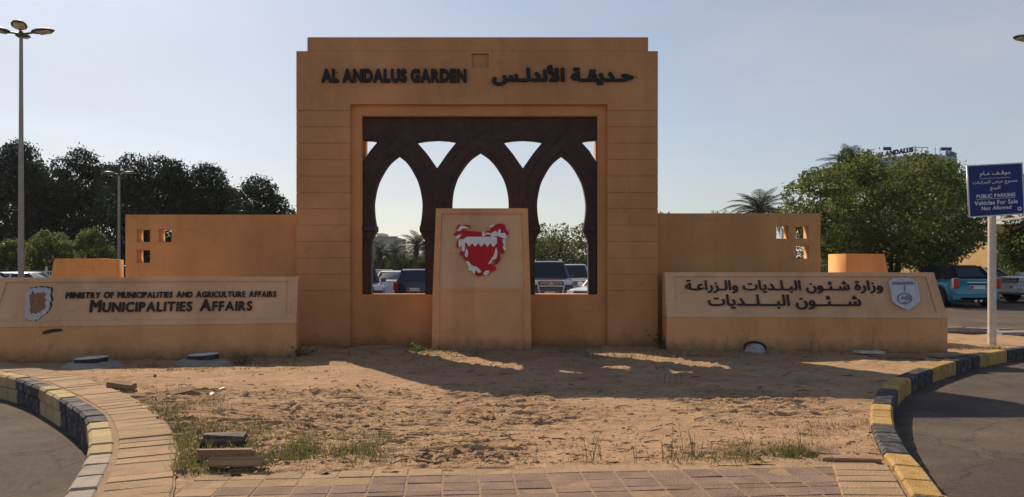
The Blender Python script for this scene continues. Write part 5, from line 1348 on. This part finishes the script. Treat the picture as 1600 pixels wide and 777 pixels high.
def car(name, label, pos, rz, L, Wd, H, col, belt, hood, wb, rf, rr_, rb, deck=None, wr=.32, clear=.2, group='parked cars', roof_mat=None, plate_front=True, grille='trim', nose=.62, tail=.62, gmat='glass', badge=None, rails=False, cat_='car', tall_lamp=False, lower=None):
    """hood/deck heights; wb, rf: windscreen base and roof front; rr_, rb: roof rear and rear-glass base, as distance from the nose"""
    t = thing(name, label, cat_, pos, rz, group)
    h2 = L / 2; X = lambda a: h2 - a
    deck = deck if deck else belt
    prof = [(h2, nose), (h2 - .10, hood - .10), (h2 - .35, hood - .03), (X(wb) + .1, hood + .04), (X(wb), belt), (X(rb), belt), (X(rb) - .05, deck), (-h2 + .12, deck - .04), (-h2, tail)]
    prof.sort(key=lambda p: -p[0])
    wx = [h2 - L * .19, -h2 + L * .20]
    st = {h2, h2 - .04, h2 - .1, h2 - .2, h2 - .35, X(wb) + .1, X(wb), X(rb), X(rb) - .05, -h2 + .35, -h2 + .2, -h2 + .12, -h2 + .04, -h2, 0}
    ar = wr + .07
    for w_ in wx:
        for q in (-1, -.92, -.7, -.4, 0, .4, .7, .92, 1): st.add(w_ + q * ar)
    st = sorted((x for x in st if -h2 <= x <= h2), reverse=True)
    v = []; f = []; npt = 12
    for x in st:
        e = max(0, (abs(x) - (h2 - .42)) / .42); w = Wd / 2 * (1 - .16 * e ** 2.2)
        zl = clear + .10 * e ** 3
        for w_ in wx:
            if abs(x - w_) < ar: zl = max(zl, wr + math.sqrt(max(0, ar * ar - (x - w_) ** 2)))
        zt = max(lerp_prof(prof, x), zl + .05); h = zt - zl
        half = [(.90 * w, zl), (w, zl + .14 * h), (w * 1.0, zl + .55 * h), (w * .975, zt - min(.09, h * .25)), (w * .88, zt - .012), (w * .45, zt + .012)]
        v += [(x, y, z) for y, z in half] + [(x, -y, z) for y, z in half[::-1]]
    for i in range(len(st) - 1):
        for j in range(npt): f.append((i * npt + j, i * npt + (j + 1) % npt, (i + 1) * npt + (j + 1) % npt, (i + 1) * npt + j))
    f += [tuple(range(npt)), tuple((len(st) - 1) * npt + j for j in range(npt))]
    MB().add(v, f).obj('body', col, t, smooth=True)
    # cabin
    wB, wT = Wd / 2 * .90, Wd / 2 * .70
    def rng(xf, xr, w, z, cf, cr_): return [(xf + cf, 0, z), (xf, w * .93, z), (xf - .10, w, z), ((xf + xr) / 2, w * 1.015, z), (xr + .10, w * .98, z), (xr, w * .9, z), (xr - cr_, 0, z), (xr, -w * .9, z), (xr + .10, -w * .98, z), ((xf + xr) / 2, -w * 1.015, z), (xf - .10, -w, z), (xf, -w * .93, z)]
    lo, hi = rng(X(wb), X(rb), wB, belt - .03, .10, .05), rng(X(rf), X(rr_), wT, H - .055, .07, .03)
    MB().hexa(lo, hi).obj('windows', gmat, t, smooth=True)
    rm = roof_mat or col
    rt = [(x * 1 + (0 if abs(y) > 0 else 0), y * 1.03, z + .002) for x, y, z in hi]
    top = rng(X(rf) - .16, X(rr_) + .14, wT * .86, H, .02, .01)
    MB().hexa(rt, top).obj('roof', rm, t, smooth=True)
    for k in (1, 3, 5, 7, 9, 11):
        a, b = Vector(lo[k]), Vector(hi[k]); MB().tube([a, b + Vector((0, 0, .01))], [.045, .035], 6).obj('pillar', rm if k in (5, 7) or not roof_mat else rm, t)
    # wheels
    ty, ri = wheel_mesh(wr, .22)
    for w_ in wx:
        for sgn in (1, -1):
            o = link('wheel', ty, t); o.location = (w_, sgn * (Wd / 2 - .115), wr); o.rotation_euler = (0, 0, 0 if sgn > 0 else math.pi)
            q = link('rim', ri, o)
    # lamps, bumpers, plates
    for sgn in (1, -1):
        y0, y1 = sorted((sgn * Wd * .27, sgn * Wd * .44))
        zh = hood - .22
        xi, xo = (h2 - .03, h2 - .10)
        fa, fb = (xi, xo) if sgn > 0 else (xo, xi)
        MB().hexa([(h2 - .35, y0, zh), (fa + .05, y0, zh), (fb + .05, y1, zh), (h2 - .4, y1, zh)], [(h2 - .4, y0, zh + .15), (fa - .02, y0, zh + .15), (fb - .04, y1, zh + .15), (h2 - .45, y1, zh + .15)]).obj('headlight', 'lampclear', t, bevel=.012)
        zt0, zt1 = (belt - .28, belt - .04) if not tall_lamp else (belt - .32, belt + .02)
        ya, yb = sorted((sgn * Wd * .36, sgn * Wd * .475))
        bx('tail_light', 'lampred', -h2 - .03, -h2 + .22, ya, yb, zt0, zt1, t, bevel=.03)
        MB().hexa([(X(wb) - .18, sgn * Wd * .46, belt - .02), (X(wb) - .06, sgn * Wd * .46, belt - .02), (X(wb) - .04, sgn * Wd * .56, belt), (X(wb) - .16, sgn * Wd * .56, belt)],
                  [(X(wb) - .18, sgn * Wd * .46, belt + .11), (X(wb) - .08, sgn * Wd * .46, belt + .11), (X(wb) - .07, sgn * Wd * .56, belt + .14), (X(wb) - .16, sgn * Wd * .56, belt + .14)]).obj('mirror', col, t, bevel=.015)
    lc = lower or col
    bx('front_bumper', lc, h2 - .22, h2 + .035, -Wd * .455, Wd * .455, clear + .06, clear + .30, t, bevel=.05)
    bx('rear_bumper', lc, -h2 - .035, -h2 + .22, -Wd * .455, Wd * .455, clear + .06, clear + .32, t, bevel=.05)
    g = bx('grille', grille, h2 - .09, h2 + .012, -Wd * .25, Wd * .25, hood - .27, hood - .07, t, bevel=.01)
    for k in range(3): bx('grille_bar', 'lampclear', h2 + .012, h2 + .022, -Wd * .24, Wd * .24, hood - .25 + k * .065, hood - .228 + k * .065, g)
    if badge:
        for a in range(3):
            an = R(90 + 120 * a); c = (.045 * math.cos(an), .045 * math.sin(an)); e = (math.cos(an), math.sin(an)); n_ = (-e[1], e[0])
            q = [(c[0] + e[0] * p + n_[0] * s_, c[1] + e[1] * p + n_[1] * s_) for p, s_ in ((-.045, 0), (0, -.026), (.045, 0), (0, .026))]
            MB().hexa([(h2 + .024, y, hood - .17 + z) for y, z in q], [(h2 + .036, y, hood - .17 + z) for y, z in q]).obj('badge', 'chrome', t)
    zp = clear + .33
    if plate_front:
        pl_ = bx('number_plate', 'plate', h2 + .012, h2 + .045, -.26, .26, zp - .07, zp + .06, t)
        bx('plate_flag', 'lampred', h2 + .046, h2 + .049, .15, .25, zp - .055, zp + .045, pl_)
    zq = belt - .28
    pl_ = bx('number_plate', 'plate', -h2 - .022, -h2 + .05, -.26, .26, zq - .07, zq + .06, t)
    bx('plate_flag', 'lampred', -h2 - .025, -h2 - .0221, .15, .25, zq - .055, zq + .045, pl_)
    if rails:
        for sgn in (1, -1): MB().tube([(X(rf) - .3, sgn * wT * .84, H - .01), (X(rf) - .4, sgn * wT * .84, H + .05), (X(rr_) + .4, sgn * wT * .84, H + .05), (X(rr_) + .3, sgn * wT * .84, H - .01)], .018, 6).obj('roof_rail', 'chrome', t)
    return t
C = {k: paint('car_' + k, c, r_, m_) for k, c, r_, m_ in (('turquoise', (.015, .21, .31), .3, .2), ('navy', (.012, .016, .04), .25, .2), ('maroon', (.06, .036, .042), .25, .2), ('silver', (.42, .43, .44), .35, .5), ('white', (.72, .72, .70), .3, 0), ('black', (.035, .033, .03), .25, .1), ('beige', (.45, .38, .29), .35, .3), ('bluegrey', (.20, .25, .30), .3, .4))}
def at(px, d): x = gx(px, d); return (x, d, tz(x, d) + .002)
RAD = math.pi / 2
# blue hatch with black soft top, seen from behind
d = 27.2; x, y, z = at(1526, d)
mini = car('convertible_car', 'turquoise small convertible with black soft top, seen from behind', (x, y + 1.9, z), RAD, 3.9, 1.76, 1.50, C['turquoise'], 1.0, .98, 1.05, 1.55, 3.1, 3.62, wr=.33, clear=.17, roof_mat=M['soft_top'], gmat='soft_top', plate_front=False, tail=.72, tall_lamp=True)
for k, (nm, mt, a) in enumerate((('lower_valance', 'trim', (-1.985, -1.90, -.62, .62, .20, .36)), ('boot_handle', 'chrome', (-1.985, -1.90, -.36, .36, .86, .91)))):
    bx(nm, mt, *a, mini, bevel=.01)
for yy in (-.09, .09): MB().tube([(-2.02, yy, .24), (-1.85, yy, .24)], .045, 10).obj('exhaust', 'chrome', mini)
def quad_panel(name, mat, c, off):
    c = [Vector(p) for p in c]; n_ = (c[1] - c[0]).cross(c[3] - c[0]).normalized() * off
    MB().hexa([p - n_ * .2 for p in c], [p + n_ for p in c]).obj(name, mat, mini)
def on_slope(t_, y): return Vector((-1.67 + .52 * t_ - .045, y * (1 - .2 * t_), .97 + .475 * t_))
quad_panel('rear_window', 'glass', [on_slope(.22, .50), on_slope(.22, -.50), on_slope(.85, -.50), on_slope(.85, .50)], .02)
for sgn in (1, -1):
    c = [(.75, sgn * .80, 1.0), (-.95, sgn * .80, 1.0), (-.75, sgn * .64, 1.40), (.38, sgn * .64, 1.40)]
    quad_panel('side_window', 'glass', c if sgn < 0 else c[::-1], .03)
for sgn in (1, -1):
    ya, yb = sorted((sgn * 1.76 * .348, sgn * 1.76 * .486)); bx('lamp_surround', 'chrome', -1.955, -1.80, ya, yb, .66, 1.04, mini, bevel=.04)
    for w_ in (1.95 - 3.9 * .19, -1.95 + 3.9 * .20):
        pts = [(w_ + .415 * math.cos(a * math.pi / 12), sgn * .868, .33 + .415 * math.sin(a * math.pi / 12)) for a in range(13)]
        MB().tube(pts, .035, 6).obj('arch_trim', 'trim', mini, smooth=True)
# others on the right
d = 34.5; x, y, z = at(1545, d); car('sedan_car', 'beige sedan mostly hidden behind the sign post and the turquoise car', (x, y + 1.5, z), RAD + .5, 4.5, 1.75, 1.42, C['beige'], .92, .86, 1.35, 2.0, 3.2, 3.85, deck=.95, clear=.2)
d = 30.5; x, y, z = at(1576, d); car('offroad_car', 'white offroad car entering at the right edge, nose to the left', (x + 2.2, y + .3, z), math.pi + .12, 4.4, 1.85, 1.78, C['white'], 1.08, 1.08, 1.25, 1.65, 4.0, 4.3, wr=.38, clear=.32, nose=.75, cat_='car')
d = 40; x, y, z = at(1592, d); car('sedan_car', 'white car under the carport at the right edge', (x + 1.5, y, z), math.pi - .3, 4.4, 1.75, 1.5, C['white'], .95, .88, 1.3, 1.9, 3.3, 4.0, deck=.98)
# through the arches
d = 30.4; x, y, z = at(861, d); pj = car('offroad_car', 'dark maroon offroad car with chrome grille facing through the right arch', (x, y + 2.4, z), -RAD, 4.85, 1.88, 1.87, C['maroon'], 1.16, 1.13, 1.45, 1.95, 4.4, 4.75, wr=.38, clear=.26, nose=.8, grille='trim', badge=True, rails=True, lower='trim')
for sgn in (1, -1):
    MB().tube([(2.44, sgn * .52, .92), (2.48, sgn * .50, .80), (2.48, sgn * .44, .50)], .03, 6).obj('bumper_trim', 'lampclear', pj)
    bx('fog_lamp', 'lampclear', 2.44, 2.47, sgn * .72 - .1, sgn * .72 + .1, .60, .68, pj, bevel=.01)
bx('grille_frame', 'chrome', 2.43, 2.452, -.50, .50, 1.065, 1.095, pj)
bx('grille_frame', 'chrome', 2.43, 2.452, -.50, .50, .845, .87, pj)
d = 38; x, y, z = at(901, d); car('van_car', 'silver van facing through the right arch behind the maroon car', (x, y + 2.2, z), -RAD, 4.6, 1.8, 1.75, C['silver'], 1.05, .98, .95, 1.6, 4.2, 4.5, clear=.2)
d = 26.5; x, y, z = at(950, d); car('sedan_car', 'white car at the right side of the right arch, nose inward', (x + .35, y + 1.2, z), math.pi + 1.0, 4.4, 1.76, 1.48, C['white'], .96, .9, 1.25, 1.85, 3.3, 4.0, deck=.98)
d = 31.5; x, y, z = at(646, d); car('hatchback_car', 'navy hatchback seen from behind through the left arch', (x, y + 2.0, z), RAD, 4.1, 1.72, 1.53, C['navy'], .98, .92, 1.15, 1.75, 3.55, 4.0, clear=.2, tall_lamp=True, plate_front=False)
d = 36; x, y, z = at(606, d); car('sedan_car', 'white sedan seen from behind left of the navy hatchback', (x, y + 2.2, z), RAD, 4.5, 1.75, 1.42, C['white'], .95, .88, 1.3, 1.95, 3.2, 3.85, deck=.99, plate_front=False)
d = 26; x, y, z = at(543, d); car('offroad_car', 'black offroad car at the left side of the left arch', (x - .2, y + 2.3, z), -RAD + .25, 4.7, 1.85, 1.75, C['black'], 1.1, 1.05, 1.35, 1.85, 4.3, 4.6, wr=.37, clear=.25, rails=True)
d = 45; x, y, z = at(598, d); car('sedan_car', 'dark sedan far behind in the left arch', (x, y, z), RAD, 4.5, 1.75, 1.45, C['black'], .95, .88, 1.3, 1.95, 3.2, 3.85, deck=.99, plate_front=False)
d = 29; x, y, z = at(200, d); car('van_car', 'blue grey van between the left stub wall and the wing wall', (x + .8, y, z), math.pi + .1, 4.4, 1.8, 1.72, C['bluegrey'], 1.05, .98, .8, 1.5, 4.1, 4.35)
d = 31; x, y, z = at(46, d); car('sedan_car', 'white sedan roof showing over the English sign beside the lamp', (x, y, z), .1, 4.4, 1.75, 1.42, C['white'], .95, .88, 1.3, 1.95, 3.2, 3.85, deck=.98)
d = 28; x, y, z = at(-28, d); car('hatchback_car', 'dark car at the left picture edge over the English sign', (x, y, z), .0, 4.1, 1.72, 1.45, C['navy'], .98, .92, 1.15, 1.75, 3.55, 4.0)

# ------------------------------------------------------------------ thin coastal haze
hz = struct(MB().box(-230, 230, -40, 240, -1.5, 40).obj('haze', None), 'stuff')
hm = bpy.data.materials.new('haze'); hm.use_nodes = True
for n_ in list(hm.node_tree.nodes):
    if n_.type == 'BSDF_PRINCIPLED': hm.node_tree.nodes.remove(n_)
pv_ = hm.node_tree.nodes.new('ShaderNodeVolumePrincipled'); pv_.inputs['Density'].default_value = 0.00012; pv_.inputs['Color'].default_value = (0.92, 0.94, 1.0, 1); pv_.inputs['Anisotropy'].default_value = 0.3
hm.node_tree.links.new(pv_.outputs[0], hm.node_tree.nodes['Material Output'].inputs['Volume'])
hz.data.materials.append(hm)
